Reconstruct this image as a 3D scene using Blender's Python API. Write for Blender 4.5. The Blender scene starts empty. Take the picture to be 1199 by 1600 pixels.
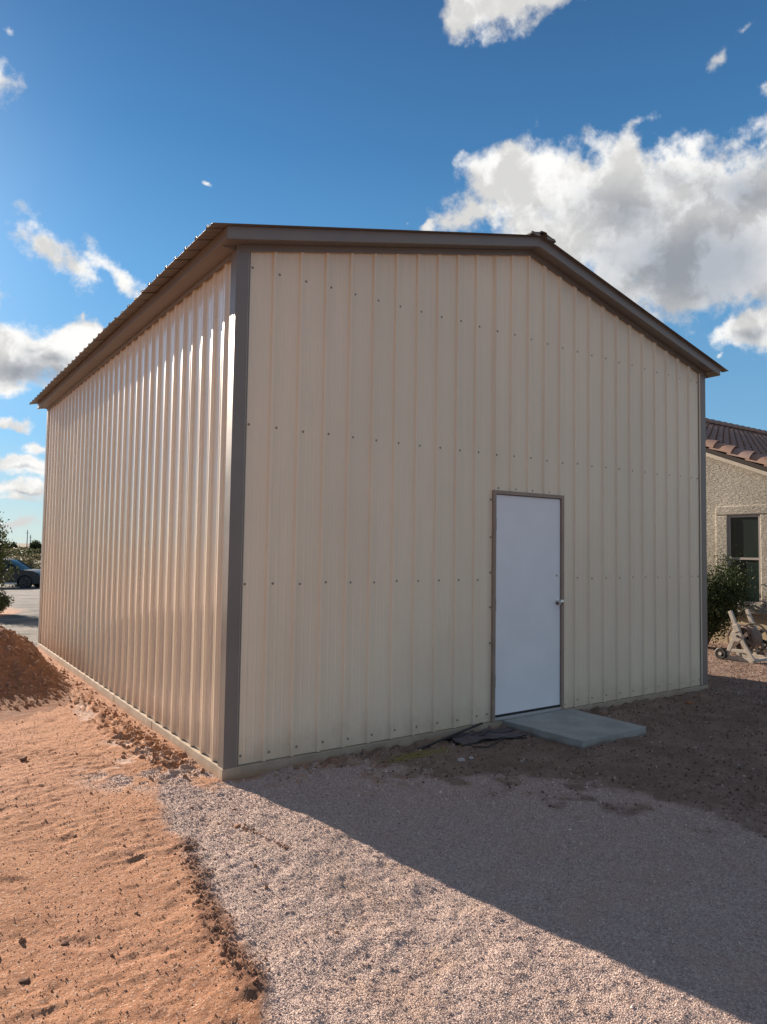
import bpy, bmesh, math, random
import numpy as np
from mathutils import Vector, Matrix
random.seed(7); rng = np.random.default_rng(11)
scene = bpy.context.scene
col = scene.collection
R = math.radians

# ------------------------------------------------------------------ camera
CAM = np.array([-2.0267, -4.8397, 1.5757]); YAW, PITCH, ROLL, FPX = 0.60830, 0.0521, 0.014838, 1104.32
cf = np.array([math.sin(YAW)*math.cos(PITCH), math.cos(YAW)*math.cos(PITCH), math.sin(PITCH)])
cr0 = np.array([math.cos(YAW), -math.sin(YAW), 0.0]); cu0 = np.cross(cr0, cf)
cr = cr0*math.cos(ROLL)+cu0*math.sin(ROLL); cu = -cr0*math.sin(ROLL)+cu0*math.cos(ROLL)
cd = bpy.data.cameras.new('camera'); cam = bpy.data.objects.new('camera', cd); col.objects.link(cam)
cd.sensor_fit = 'VERTICAL'; cd.sensor_height = 24.0; cd.lens = FPX/1600*24.0
cd.clip_start = 0.05; cd.clip_end = 6000
M = Matrix.Identity(4)
for i in range(3):
    M[i][0] = cr[i]; M[i][1] = cu[i]; M[i][2] = -cf[i]; M[i][3] = CAM[i]
cam.matrix_world = M
scene.camera = cam
scene.view_settings.view_transform = 'Standard'; scene.view_settings.look = 'None'
scene.view_settings.gamma = 1.0; scene.view_settings.use_curve_mapping = False
scene.view_settings.exposure = 1.30

def raydir(u, v):                      # direction of a point of the photograph, used for measuring where things stand
    d = cf + cr*(u-599.5)/FPX - cu*(v-800)/FPX
    return d/np.linalg.norm(d)

# ------------------------------------------------------------------ sun and sky
SUN_AZ, SUN_EL = -9.1, 19.8            # degrees clockwise from +Y
sl = bpy.data.lights.new('sun', 'SUN'); so = bpy.data.objects.new('sun', sl); col.objects.link(so)
sl.energy = 5.0; sl.angle = R(0.5); sl.color = (1.0, 0.84, 0.69)
sv = Vector((math.sin(R(SUN_AZ))*math.cos(R(SUN_EL)), math.cos(R(SUN_AZ))*math.cos(R(SUN_EL)), math.sin(R(SUN_EL))))
so.rotation_euler = sv.to_track_quat('Z', 'Y').to_euler()
so.location = (0, 0, 30)

world = bpy.data.worlds.new('World'); scene.world = world; world.use_nodes = True
SKY = 0.0505

class NT:
    """small helper for building node trees"""
    def __init__(s, tree): s.t = tree; s.n = tree.nodes; s.l = tree.links
    def node(s, typ, **kw):
        nd = s.n.new(typ)
        for k, v in kw.items(): setattr(nd, k, v)
        return nd
    def put(s, sock, v):
        if v is None: return
        if isinstance(v, bpy.types.NodeSocket): s.l.new(v, sock)
        else:
            if isinstance(v, (tuple, list)) and len(v) == 3 and sock.type == 'RGBA': v = (*v, 1)
            sock.default_value = v
    def math(s, op, a, b=None, c=None, clamp=False):
        nd = s.node('ShaderNodeMath', operation=op, use_clamp=clamp)
        s.put(nd.inputs[0], a); s.put(nd.inputs[1], b)
        if c is not None: s.put(nd.inputs[2], c)
        return nd.outputs[0]
    def vmath(s, op, a, b=None, scale=None):
        nd = s.node('ShaderNodeVectorMath', operation=op)
        s.put(nd.inputs[0], a)
        if b is not None: s.put(nd.inputs[1], b)
        if scale is not None: s.put(nd.inputs['Scale'], scale)
        return nd.outputs['Value'] if op in ('DOT_PRODUCT', 'LENGTH') else nd.outputs[0]
    def noise(s, vec, scale, detail=4, rough=0.55, dist=0.0, color=False):
        nd = s.node('ShaderNodeTexNoise')
        s.put(nd.inputs['Vector'], vec); nd.inputs['Scale'].default_value = scale
        nd.inputs['Detail'].default_value = detail; nd.inputs['Roughness'].default_value = rough
        nd.inputs['Distortion'].default_value = dist
        return nd.outputs['Color' if color else 'Fac']
    def voronoi(s, vec, scale, feature='F1', out='Distance'):
        nd = s.node('ShaderNodeTexVoronoi', feature=feature)
        s.put(nd.inputs['Vector'], vec); nd.inputs['Scale'].default_value = scale
        return nd.outputs[out]
    def smooth(s, v, a, b, lo=0.0, hi=1.0, kind='SMOOTHSTEP'):
        nd = s.node('ShaderNodeMapRange', interpolation_type=kind)
        s.put(nd.inputs['Value'], v)
        nd.inputs['From Min'].default_value = a; nd.inputs['From Max'].default_value = b
        nd.inputs['To Min'].default_value = lo; nd.inputs['To Max'].default_value = hi
        return nd.outputs[0]
    def mix(s, f, a, b, blend='MIX'):
        nd = s.node('ShaderNodeMix', data_type='RGBA', blend_type=blend)
        s.put(nd.inputs[0], f); s.put(nd.inputs[6], a); s.put(nd.inputs[7], b)
        return nd.outputs[2]
    def scale_vec(s, vec, sc, loc=(0, 0, 0)):
        nd = s.node('ShaderNodeMapping'); s.put(nd.inputs['Vector'], vec)
        nd.inputs['Scale'].default_value = sc; nd.inputs['Location'].default_value = loc
        return nd.outputs[0]

w = NT(world.node_tree); w.n.clear()
wout = w.node('ShaderNodeOutputWorld'); bg = w.node('ShaderNodeBackground'); w.l.new(bg.outputs[0], wout.inputs[0])
bg.inputs[1].default_value = SKY
sky = w.node('ShaderNodeTexSky', sky_type='NISHITA'); sky.sun_disc = False
sky.sun_elevation = R(SUN_EL); sky.sun_rotation = R(SUN_AZ); sky.altitude = 500
sky.air_density = 1.0; sky.dust_density = 0.0; sky.ozone_density = 3.0
tc = w.node('ShaderNodeTexCoord'); D = tc.outputs['Generated']
sep = w.node('ShaderNodeSeparateXYZ'); w.l.new(D, sep.inputs[0])
grad = w.node('ShaderNodeValToRGB'); w.l.new(sep.outputs[2], grad.inputs[0]); gr_ = grad.color_ramp
G_ = [(0.0, (.46, .58, .60)), (.035, (.42, .57, .62)), (.14, (.205, .46, .71)), (.35, (.105, .320, .61)), (.50, (.054, .203, .445)), (.64, (.035, .126, .310)), (1.0, (.024, .070, .185))]
while len(gr_.elements) < len(G_): gr_.elements.new(.5)
for e, (p_, c_) in zip(gr_.elements, G_): e.position = p_; e.color = (*c_, 1)
sunn = w.math('MAXIMUM', w.vmath('DOT_PRODUCT', D, tuple(sv)), 0.0)
glow = w.math('ADD', 1.0, w.math('MULTIPLY', w.math('POWER', sunn, 5.0), .40))
clear = w.vmath('SCALE', w.vmath('SCALE', grad.outputs[0], scale=1.0/(SKY*2**1.30)), scale=glow)
clear = w.vmath('ADD', clear, w.vmath('SCALE', (1.0, 1.02, .98), scale=w.math('ADD', w.math('MULTIPLY', w.math('POWER', sunn, 45.0), 3.5), w.math('MULTIPLY', w.math('POWER', sunn, 400.0), 6.0))))   # bright haze close round the sun
skycol = w.mix(.14, clear, sky.outputs[0])
# clouds: warped soft ellipses on the sphere of directions (u, v, half width, half height, turn in degrees, weight)
CL = [
 (790,292,62,55,0,1.0),(850,300,90,70,0,1.0),(950,300,95,75,0,1.0),(1050,320,110,85,0,1.0),(1150,305,110,80,0,1.0),
 (740,335,60,35,-10,.95),(900,380,150,70,15,1.0),(1030,420,130,75,20,1.0),(1150,400,120,70,0,1.0),(1260,310,150,105,0,1.0),(1060,462,60,36,10,.95),(1080,335,140,60,5,1.3),(1150,385,120,62,0,1.3),(980,375,95,42,20,1.22),(960,430,70,40,10,.9),
 (675,352,26,14,-10,.75),(1190,222,26,20,0,.7),
 (775,8,80,34,-12,1.0),(800,-25,90,35,0,1.0),
 (1172,508,52,34,-15,1.0),(1225,500,60,40,0,1.0),(1135,520,22,12,0,.7),(1130,557,12,7,0,.6),
 (64,392,60,38,40,.86),(115,420,70,32,15,.82),(180,423,72,25,34,.84),(150,398,44,16,20,.66),(46,372,26,32,0,.66),
 (45,545,100,46,10,.98),(125,530,52,32,-25,.88),(20,570,66,44,0,.96),(5,605,58,26,15,.80),(-10,480,26,48,0,.70),(118,500,10,26,10,.6),
 (12,668,38,13,3,.93),(54,708,34,12,0,.86),(20,731,70,16,4,.92),(38,774,70,16,-3,.88),(20,790,74,14,0,.76),(30,832,90,22,0,.68),
 (15,118,44,60,-20,.74),(28,52,26,26,40,.60),(48,150,26,20,0,.52),
 (318,292,20,11,0,.58),(990,185,70,28,-20,.57),(1130,75,80,34,-50,.545),(1190,125,44,30,0,.60),(1165,30,44,28,-30,.60),(642,350,16,14,0,.62),
]
n1 = w.noise(D, 6.0, 3, .55, color=True)
warp = w.vmath('SUBTRACT', n1, (.5, .5, .5))
n2 = w.noise(D, 22.0, 6, .62, color=True)
warp2 = w.vmath('SUBTRACT', n2, (.5, .5, .5))
DW = w.vmath('ADD', D, w.vmath('SCALE', warp, scale=.06))
DW = w.vmath('ADD', DW, w.vmath('SCALE', warp2, scale=.035))
def blobs(lst, sm):
    field = None
    for (u, v, rx, ry, rot, wt) in lst:
        c = raydir(u, v); cx_ = np.cross(c, (0, 0, 1.0)); cx_ /= np.linalg.norm(cx_); cy_ = np.cross(cx_, c)
        k = np.dot(cf, c)               # angle spanned by one pixel of the photograph here
        ax = rx/FPX*k; ay = ry/FPX*k
        a = R(-rot); e1 = cx_*math.cos(a)+cy_*math.sin(a); e2 = -cx_*math.sin(a)+cy_*math.cos(a)
        nd = w.node('ShaderNodeCombineXYZ')
        w.put(nd.inputs[0], w.vmath('DOT_PRODUCT', DW, tuple(e1/ax)))
        w.put(nd.inputs[1], w.vmath('DOT_PRODUCT', DW, tuple(e2/ay)))
        ln = w.vmath('LENGTH', nd.outputs[0])
        d = w.math('SUBTRACT', wt, w.math('MULTIPLY', ln, .5))
        d = w.math('MULTIPLY', d, w.math('GREATER_THAN', w.vmath('DOT_PRODUCT', D, tuple(c)), 0.0))
        field = d if field is None else w.math('SMOOTH_MAX', field, d, sm)
    return field
field = blobs(CL, .12)
GREY = [(1090,415,170,70,8,1.0),(980,345,110,60,25,.85),(1170,300,120,55,0,.95),(1050,290,70,35,0,.7),(860,340,60,28,20,.6),(1180,525,50,18,0,.8),
        (45,590,90,26,10,1.0),(60,550,35,22,0,.6),(90,570,40,20,0,.8),(780,38,50,10,0,.6),(30,739,40,6,0,.7),(40,781,40,6,0,.7)]
gfield = blobs(GREY, .2)
# unseen clouds added outside the picture, cover set to lift and neutralise the shade
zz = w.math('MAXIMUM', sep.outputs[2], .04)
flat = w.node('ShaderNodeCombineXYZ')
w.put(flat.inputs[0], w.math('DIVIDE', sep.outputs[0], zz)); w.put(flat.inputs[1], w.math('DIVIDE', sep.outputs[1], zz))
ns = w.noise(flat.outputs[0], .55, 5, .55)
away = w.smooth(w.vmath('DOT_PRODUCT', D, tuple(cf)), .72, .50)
ns = w.math('ADD', ns, w.math('MULTIPLY', w.math('SUBTRACT', .42, sep.outputs[2]), .10))   # added cumulus crowds towards the horizon, giving the front wall more fill
fill_clouds = w.math('MULTIPLY', w.smooth(ns, .42, .60), away)
field = w.math('MAXIMUM', field, fill_clouds)
fb = w.noise(D, 19.0, 10, .61)
dens = w.math('ADD', field, w.math('MULTIPLY', w.math('SUBTRACT', fb, .5), 1.35))
mask = w.smooth(dens, .385, .72)
soft = w.noise(D, 8.0, 5, .55)
gd = w.math('ADD', w.math('MAXIMUM', gfield, w.math('MULTIPLY', fill_clouds, 1.0)), w.math('MULTIPLY', w.math('SUBTRACT', soft, .5), .9))
thick = w.smooth(gd, .22, .98)
rl = [w.noise(w.vmath('ADD', DW, tuple(np.array(sv)*k_+np.array((0, 0, k_*.6)))), 11.0, 7, .56) for k_ in (0.0, .028)]
relief = w.smooth(w.math('SUBTRACT', rl[0], rl[1]), -.10, .10)
c_edge = (7.0, 6.95, 6.8); c_grey = (3.2, 3.45, 3.85)
ccol = w.mix(thick, c_edge, c_grey)
ccol = w.mix(relief, w.vmath('SCALE', ccol, scale=.80), w.vmath('SCALE', ccol, scale=1.16))
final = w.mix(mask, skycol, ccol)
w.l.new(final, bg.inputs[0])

# ------------------------------------------------------------------ materials
def mat(name, color, rough=.6, metal=0.0, spec=.5, coat=0.0, bump=None, vary=None, coords='Object', dust=None):
    m = bpy.data.materials.new(name); m.use_nodes = True; t = NT(m.node_tree)
    b = t.n['Principled BSDF']
    b.inputs['Base Color'].default_value = (*color, 1); b.inputs['Roughness'].default_value = rough
    b.inputs['Metallic'].default_value = metal; b.inputs['Specular IOR Level'].default_value = spec
    b.inputs['Coat Weight'].default_value = coat; b.inputs['Coat Roughness'].default_value = .13; b.inputs['Coat IOR'].default_value = 1.6
    tcn = t.node('ShaderNodeTexCoord'); P = tcn.outputs[coords]
    if vary:                            # (scale, amount, xyz stretch)
        sc, am, st = vary
        f = t.noise(t.scale_vec(P, st), sc, 6, .6)
        lo = tuple(c*(1-am) for c in color); hi = tuple(min(1, c*(1+am)) for c in color)
        cc = t.mix(t.smooth(f, .3, .7), lo, hi)
        if dust:
            sp = t.node('ShaderNodeSeparateXYZ'); t.l.new(P, sp.inputs[0])
            hgt = t.math('ADD', sp.outputs[2], t.math('MULTIPLY', t.math('SUBTRACT', t.noise(P, 7, 6, .7), .5), -.45))
            cc = t.mix(t.smooth(hgt, .30, -.10, 0, .45), cc, dust)
            st = t.noise(t.scale_vec(P, (22, 22, .9)), 1.0, 5, .65)         # faint run marks
            cc = t.mix(t.smooth(st, .56, .74, 0, .10), cc, tuple(c*.6 for c in dust))
        t.l.new(cc, b.inputs['Base Color'])
        t.l.new(t.smooth(f, .3, .7, max(.02, rough-.06), min(1, rough+.06)), b.inputs['Roughness'])
    if bump:                            # list of (scale, height in metres, xyz stretch)
        h = None
        for sc, am, st in bump:
            v = t.math('MULTIPLY', t.noise(t.scale_vec(P, st), sc, 5, .6), am)
            h = v if h is None else t.math('ADD', h, v)
        bn = t.node('ShaderNodeBump'); bn.inputs['Strength'].default_value = 1.0; bn.inputs['Distance'].default_value = 1.0
        t.l.new(h, bn.inputs['Height']); t.l.new(bn.outputs[0], b.inputs['Normal'])
    return m

beige = mat('beige_painted_steel', (.80, .69, .525), .34, spec=.5, dust=(.42, .30, .20), vary=(1.2, .05, (1, 1, .35)),
            bump=[(2.2, .0035, (1, 1, .6)), (900, .00003, (1, 1, 1))])
beige_side = mat('beige_painted_steel_gloss', (.77, .67, .51), .32, spec=.5, coat=.8, dust=(.45, .29, .18), vary=(1.2, .04, (1, 1, .35)),
            bump=[(1.6, .0022, (1, 1, .5))])
brown = mat('brown_painted_steel', (.19, .170, .152), .38, vary=(1.5, .08, (1, 1, 1)), bump=[(3, .0015, (1, 1, 1))])
dark_gap = mat('dark_inside', (.02, .018, .016), .9)
white_door = mat('white_door_paint', (.80, .82, .84), .42, vary=(2.2, .03, (1, 1, 1)), bump=[(220, .00012, (1, 1, 1))])
frame_brown = mat('taupe_frame_paint', (.30, .225, .175), .45, vary=(6, .1, (1, 1, 1)))
chrome = mat('satin_nickel', (.62, .60, .57), .18, metal=1.0)
hinge_m = mat('hinge_steel', (.28, .25, .22), .4, metal=.8)
alu = mat('aluminium', (.62, .62, .62), .35, metal=.8)
rubber = mat('black_rubber', (.018, .018, .018), .6)
screw_m = mat('screw_paint', (.27, .23, .19), .35, metal=.3)

def concrete_mat(name, color, dirt):
    m = bpy.data.materials.new(name); m.use_nodes = True; t = NT(m.node_tree); b = t.n['Principled BSDF']
    P = t.node('ShaderNodeTexCoord').outputs['Object']
    a = t.noise(P, 3.5, 8, .65); g = t.noise(P, 60, 4, .6)
    c1 = t.mix(t.smooth(a, .3, .7), tuple(c*.80 for c in color), tuple(c*1.1 for c in color))
    c1 = t.mix(t.math('MULTIPLY', t.smooth(g, .35, .65), .25), c1, tuple(c*.7 for c in color))
    sp = t.node('ShaderNodeSeparateXYZ'); t.l.new(P, sp.inputs[0])
    zf = t.math('ADD', sp.outputs[2], t.math('MULTIPLY', t.math('SUBTRACT', a, .5), .10))
    c2 = t.mix(t.smooth(zf, -.02, -.075, 0, .85), c1, dirt)      # soil splashed up from the ground
    t.l.new(c2, b.inputs['Base Color']); b.inputs['Roughness'].default_value = .9
    h = t.math('ADD', t.math('MULTIPLY', t.noise(P, 9, 4), .004), t.math('MULTIPLY', t.noise(P, 160, 4, .7), .0012))
    bn = t.node('ShaderNodeBump'); bn.inputs['Distance'].default_value = 1; t.l.new(h, bn.inputs['Height']); t.l.new(bn.outputs[0], b.inputs['Normal'])
    return m
conc = concrete_mat('concrete', (.40, .325, .24), (.36, .225, .14))
conc_step = concrete_mat('step_concrete', (.34, .34, .315), (.14, .10, .08))

# ------------------------------------------------------------------ object helpers
def link(name, me, m=None, parent=None, smooth=False):
    o = bpy.data.objects.new(name, me); col.objects.link(o)
    if m: me.materials.append(m)
    if parent: o.parent = parent
    if smooth: me.polygons.foreach_set('use_smooth', [True]*len(me.polygons))
    return o
class MB:
    """collects shapes; build() links them as one mesh object"""
    def __init__(s): s.v = []; s.f = []
    def add(s, vs, fs):
        b = len(s.v); s.v += [tuple(map(float, x)) for x in vs]; s.f += [tuple(b+i for i in f) for f in fs]; return s
    def box(s, x0, x1, y0, y1, z0, z1):
        return s.add([(x, y, z) for z in (z0, z1) for y in (y0, y1) for x in (x0, x1)],
              [(0, 2, 3, 1), (4, 5, 7, 6), (0, 1, 5, 4), (2, 6, 7, 3), (0, 4, 6, 2), (1, 3, 7, 5)])
    def prism(s, pts, vec):            # polygon pts (3D) swept along vec
        n = len(pts); p2 = [tuple(np.array(p)+np.array(vec)) for p in pts]
        return s.add(list(pts)+p2, [tuple(range(n))[::-1], tuple(range(n, 2*n))]+[(i, (i+1) % n, n+(i+1) % n, n+i) for i in range(n)])
    def tube(s, pts, r, n=8, r2=None, caps=True):
        pts = [np.array(p, float) for p in pts]; rings = []
        rs = np.linspace(r, r2 if r2 is not None else r, len(pts)); up0 = None
        for i, p in enumerate(pts):
            d = pts[min(i+1, len(pts)-1)]-pts[max(i-1, 0)]; d /= (np.linalg.norm(d)+1e-9)
            a = up0 if up0 is not None else (np.array([0, 0, 1.]) if abs(d[2]) < .9 else np.array([1., 0, 0]))
            e = np.cross(d, a); e /= (np.linalg.norm(e)+1e-9); g = np.cross(e, d); up0 = g
            rings.append([p+rs[i]*(e*math.cos(t)+g*math.sin(t)) for t in np.linspace(0, 2*math.pi, n, endpoint=False)])
        vs = [q for rr in rings for q in rr]; m = len(pts)
        fs = [(i*n+j, i*n+(j+1) % n, (i+1)*n+(j+1) % n, (i+1)*n+j) for i in range(m-1) for j in range(n)]
        if caps: fs += [tuple(range(n))[::-1], tuple((m-1)*n+j for j in range(n))]
        return s.add(vs, fs)
    def lathe(s, prof, origin, axis, n=20):      # prof: list of (along, radius)
        o = np.array(origin, float); ax = np.array(axis, float); ax /= np.linalg.norm(ax)
        a = np.array([0, 0, 1.]) if abs(ax[2]) < .9 else np.array([1., 0, 0]); e = np.cross(ax, a); e /= np.linalg.norm(e); g = np.cross(ax, e)
        vs = [o+ax*h+r*(e*math.cos(t)+g*math.sin(t)) for h, r in prof for t in np.linspace(0, 2*math.pi, n, endpoint=False)]
        m = len(prof)
        fs = [(i*n+j, i*n+(j+1) % n, (i+1)*n+(j+1) % n, (i+1)*n+j) for i in range(m-1) for j in range(n)]
        fs += [tuple(range(n))[::-1], tuple((m-1)*n+j for j in range(n))]
        return s.add(vs, fs)
    def torus(s, c, axis, R0, r, n=32, k=8):
        o = np.array(c, float); ax = np.array(axis, float); ax /= np.linalg.norm(ax)
        a = np.array([0, 0, 1.]) if abs(ax[2]) < .9 else np.array([1., 0, 0]); e = np.cross(ax, a); e /= np.linalg.norm(e); g = np.cross(ax, e)
        vs = []
        for i in range(n):
            t = 2*math.pi*i/n; rad = e*math.cos(t)+g*math.sin(t)
            for j in range(k):
                q = 2*math.pi*j/k; vs.append(o+rad*(R0+r*math.cos(q))+ax*r*math.sin(q))
        return s.add(vs, [(i*k+j, ((i+1) % n)*k+j, ((i+1) % n)*k+(j+1) % k, i*k+(j+1) % k) for i in range(n) for j in range(k)])
    def mesh(s, name):
        me = bpy.data.meshes.new(name); me.from_pydata(s.v, [], s.f)
        bm = bmesh.new(); bm.from_mesh(me); bmesh.ops.recalc_face_normals(bm, faces=bm.faces); bm.to_mesh(me); bm.free()
        return me
    def build(s, name, m, parent=None, smooth=False, bevel=0.0):
        o = link(name, s.mesh(name), m, parent, smooth)
        if bevel:
            b = o.modifiers.new('bevel', 'BEVEL'); b.width = bevel; b.segments = 2; b.limit_method = 'ANGLE'; b.angle_limit = R(40)
        return o
def thing(name, label, cat, loc=(0, 0, 0), rz=0, group=None):
    o = bpy.data.objects.new(name, None); col.objects.link(o); o.location = loc; o.rotation_euler = (0, 0, rz)
    o.empty_display_size = .2
    return tag(o, label, cat, group)
def tag(o, label, cat, group=None):
    o['label'] = label; o['category'] = cat
    if group: o['group'] = group
    return o
def autosmooth(o, ang=35):
    me = o.data
    bm = bmesh.new(); bm.from_mesh(me)
    for e in bm.edges:
        e.smooth = not (len(e.link_faces) == 2 and e.calc_face_angle(0) > R(ang))
    for f in bm.faces: f.smooth = True
    bm.to_mesh(me); bm.free()

# ------------------------------------------------------------------ numeric noise
def _h(ix, iy, s):
    n = (ix.astype(np.int64)*374761393 + iy.astype(np.int64)*668265263 + s*2147483647) & 0xffffffff
    n = ((n ^ (n >> 13))*1274126177) & 0xffffffff
    return ((n ^ (n >> 16)) & 0xffffff)/float(0xffffff)
def vnoise(x, y, s=0):
    ix = np.floor(x); iy = np.floor(y); fx = x-ix; fy = y-iy; fx = fx*fx*(3-2*fx); fy = fy*fy*(3-2*fy)
    a = _h(ix, iy, s); b = _h(ix+1, iy, s); c = _h(ix, iy+1, s); d = _h(ix+1, iy+1, s)
    return (a*(1-fx)+b*fx)*(1-fy)+(c*(1-fx)+d*fx)*fy
def fbm(x, y, sc, octv=4, s=0, g=.5):
    t = 0; a = 1; n = 0
    for i in range(octv):
        t = t+a*vnoise(x*sc+17.3*i, y*sc-9.1*i, s+i); n += a; a *= g; sc *= 2.03
    return t/n
def seg_dist(x, y, pts):
    best = np.full(x.shape, 1e9)
    for (x0, y0), (x1, y1) in zip(pts[:-1], pts[1:]):
        dx, dy = x1-x0, y1-y0; t = np.clip(((x-x0)*dx+(y-y0)*dy)/(dx*dx+dy*dy), 0, 1)
        best = np.minimum(best, np.hypot(x-x0-t*dx, y-y0-t*dy))
    return best
def in_poly(x, y, P):
    r = np.zeros(x.shape, bool); n = len(P)
    for i in range(n):
        x0, y0 = P[i]; x1, y1 = P[(i+1) % n]
        c = ((y0 > y) != (y1 > y)) & (x < (x1-x0)*(y-y0)/((y1-y0) if y1 != y0 else 1e-9)+x0)
        r ^= c
    return r
def sstep(v, a, b): t = np.clip((v-a)/(b-a), 0, 1); return t*t*(3-2*t)

# ------------------------------------------------------------------ ground
GZ = -.07
LEFT_EDGE = [(-.10, .42), (-.42, .30), (-.60, -.50), (-.64, -.92), (-.70, -1.40), (-.74, -1.78), (-.79, -2.2), (-.90, -2.5), (-1.3, -3.4), (-2.2, -5.2)]
RIGHT_EDGE = [(0.0, .08), (.50, .0), (1.05, -.42), (1.45, -1.05), (1.95, -1.5), (2.5, -2.5), (3.6, -4.2), (4.6, -6.2)]
GRAVEL_POLY = LEFT_EDGE + RIGHT_EDGE[::-1]
DRIVE_POLY = [(-1.2, 8.3), (-.05, 7.75), (9.0, 7.9), (40, 12), (40, 60), (-14, 60), (-6, 34), (-1.0, 22), (.95, 19), (1.15, 16.8), (.2, 14.5), (-1.8, 12.5), (-4.5, 10.5)]
BERM = [(-.60, -.92), (-.68, -1.30), (-.76, -1.70), (-.82, -2.02), (-.83, -2.3)]
FOOTPRINTS = [(-1.32, -1.65, .05, .11), (-1.55, -1.86, .06, .12), (-1.12, 1.23, .05, .12), (-.9, .2, .05, .12), (-1.35, .35, .06, .13), (-1.1, -.5, .05, .12),
              (-.5, 1.9, .06, .16), (-.75, 2.35, .06, .14), (-.7, .9, .06, .13), (-1.5, -.9, .06, .13), (-.9, -1.0, .05, .1), (-1.2, -2.3, .05, .1),
              (.15, -1.2, .06, .13), (.3, -1.75, .07, .14), (-.1, -1.9, .06, .14), (.5, -2.4, .07, .14), (-.25, -2.3, .06, .13), (.0, -.9, .05, .12), (.75, -3.0, .07, .14)]
def base_height(x, y):
    h = GZ - .029*np.clip(y-10, 0, 36)
    h = h + np.where(y > 46, 0, 0)
    far = np.hypot(x, y)
    h = h + sstep(far, 90, 900)*1.0 + sstep(far, 500, 900)*2.6*fbm(x, y, .004, 3, 5)
    return h
def ground_fields(x, y):
    wob = (fbm(x, y, 6, 4, 3)-.5)*.22
    dl = seg_dist(x, y, LEFT_EDGE); dr = seg_dist(x, y, RIGHT_EDGE)
    inside = in_poly(x, y, GRAVEL_POLY)
    sd = np.where(inside, 1, -1)*np.minimum(dl, dr*.16)
    gravel = sstep(sd+wob*np.where(dl < dr, .45, 1.0), -.035, .06)
    gravel = np.maximum(gravel, .75*sstep(fbm(x, y, 9, 4, 21), .50, .62)*sstep(seg_dist(x, y, [(-.15, .5), (-.45, 1.4), (-.36, 3.3)]), .12, .03))
    mixz = sstep(np.hypot((x+.45)/.5, (y-.45)/.5), 1.2, .3)                     # gravel thinned out over soil by the corner
    gravel = np.clip(np.maximum(gravel, mixz*sstep(fbm(x, y, 8, 4, 31), .42, .62)), 0, 1)
    drive = sstep(np.where(in_poly(x, y, DRIVE_POLY), 1, -1)*seg_dist(x, y, DRIVE_POLY+DRIVE_POLY[:1])+wob*2, -.1, .15)
    berm = sstep(seg_dist(x, y, BERM)+wob*.6, .085, .015)
    return gravel, drive, berm
def ground_height(x, y, fields=None):
    gravel, drive, berm = fields if fields is not None else ground_fields(x, y)
    near = sstep(np.hypot(x, y), 26, 9)
    h = base_height(x, y)
    dirt = (1-gravel)*(1-drive)
    h = h + near*(fbm(x, y, .9, 3, 7)-.5)*.050 + near*(fbm(x, y, 4.0, 3, 9)-.5)*.012
    # rough crust of the red soil: flat plates with small steps
    r = fbm(x*.8, y*1.3, 7, 5, 12, .55); plate = sstep(fbm(x, y, 1.3, 3, 44)+.10*sstep(y, -.8, 1.0), .46, .60); h = h + near*dirt*(np.abs(r-.5)*-.030+.003)*(.05+1.35*plate)
    h = h + near*gravel*((fbm(x, y, 28, 3, 14)-.5)*.012 + (fbm(x, y, 7, 3, 15)-.5)*.022)
    h = h + near*dirt*(fbm(x, y, 40, 4, 18, .7)-.5)*.010
    # berm of crumbled soil along the gravel edge
    h = h + berm*(.006+.026*np.clip(fbm(x, y, 24, 4, 19, .65)-.42, 0, 1)*1.6)
    # worked soil along the wall
    dw = np.abs(x+.26-(fbm(y, y*0, 1.3, 2, 40)-.5)*.2); strip = sstep(dw, .22, .05)*sstep(y, .05, .5)*sstep(y, 7.6, 7.0)
    h = h + strip*(np.clip(fbm(x, y, 20, 4, 23, .68)-.47, 0, 1)*.16)
    h = h - .012*sstep(np.abs(x+.10), .14, .02)*sstep(y, .0, .4)*sstep(y, 7.6, 7.)
    strip2 = sstep(np.abs(y+.10), .25, .05)*sstep(x, .2, .6)*sstep(x, 6.4, 6.)
    h = h + strip2*(np.clip(fbm(x, y, 13, 4, 27, .6)-.45, 0, 1)*.14)
    # prints and scuffs
    for (px, py, a, b) in FOOTPRINTS:
        th = (px*7.3+py*3.1); c_, s_ = math.cos(th*.3+.4), math.sin(th*.3+.4)
        u = ((x-px)*c_+(y-py)*s_)/b; v = (-(x-px)*s_+(y-py)*c_)/a; q = u*u+v*v
        k_ = 1-.2*gravel; h = h + k_*.004*np.exp(-((q-1.3)**2)*3) - k_*.009*np.exp(-q*1.2)*sstep(v, 1.0, -.6)
    # wheel ruts in the far drive
    h = h + drive*near*0.0
    return h

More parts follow.
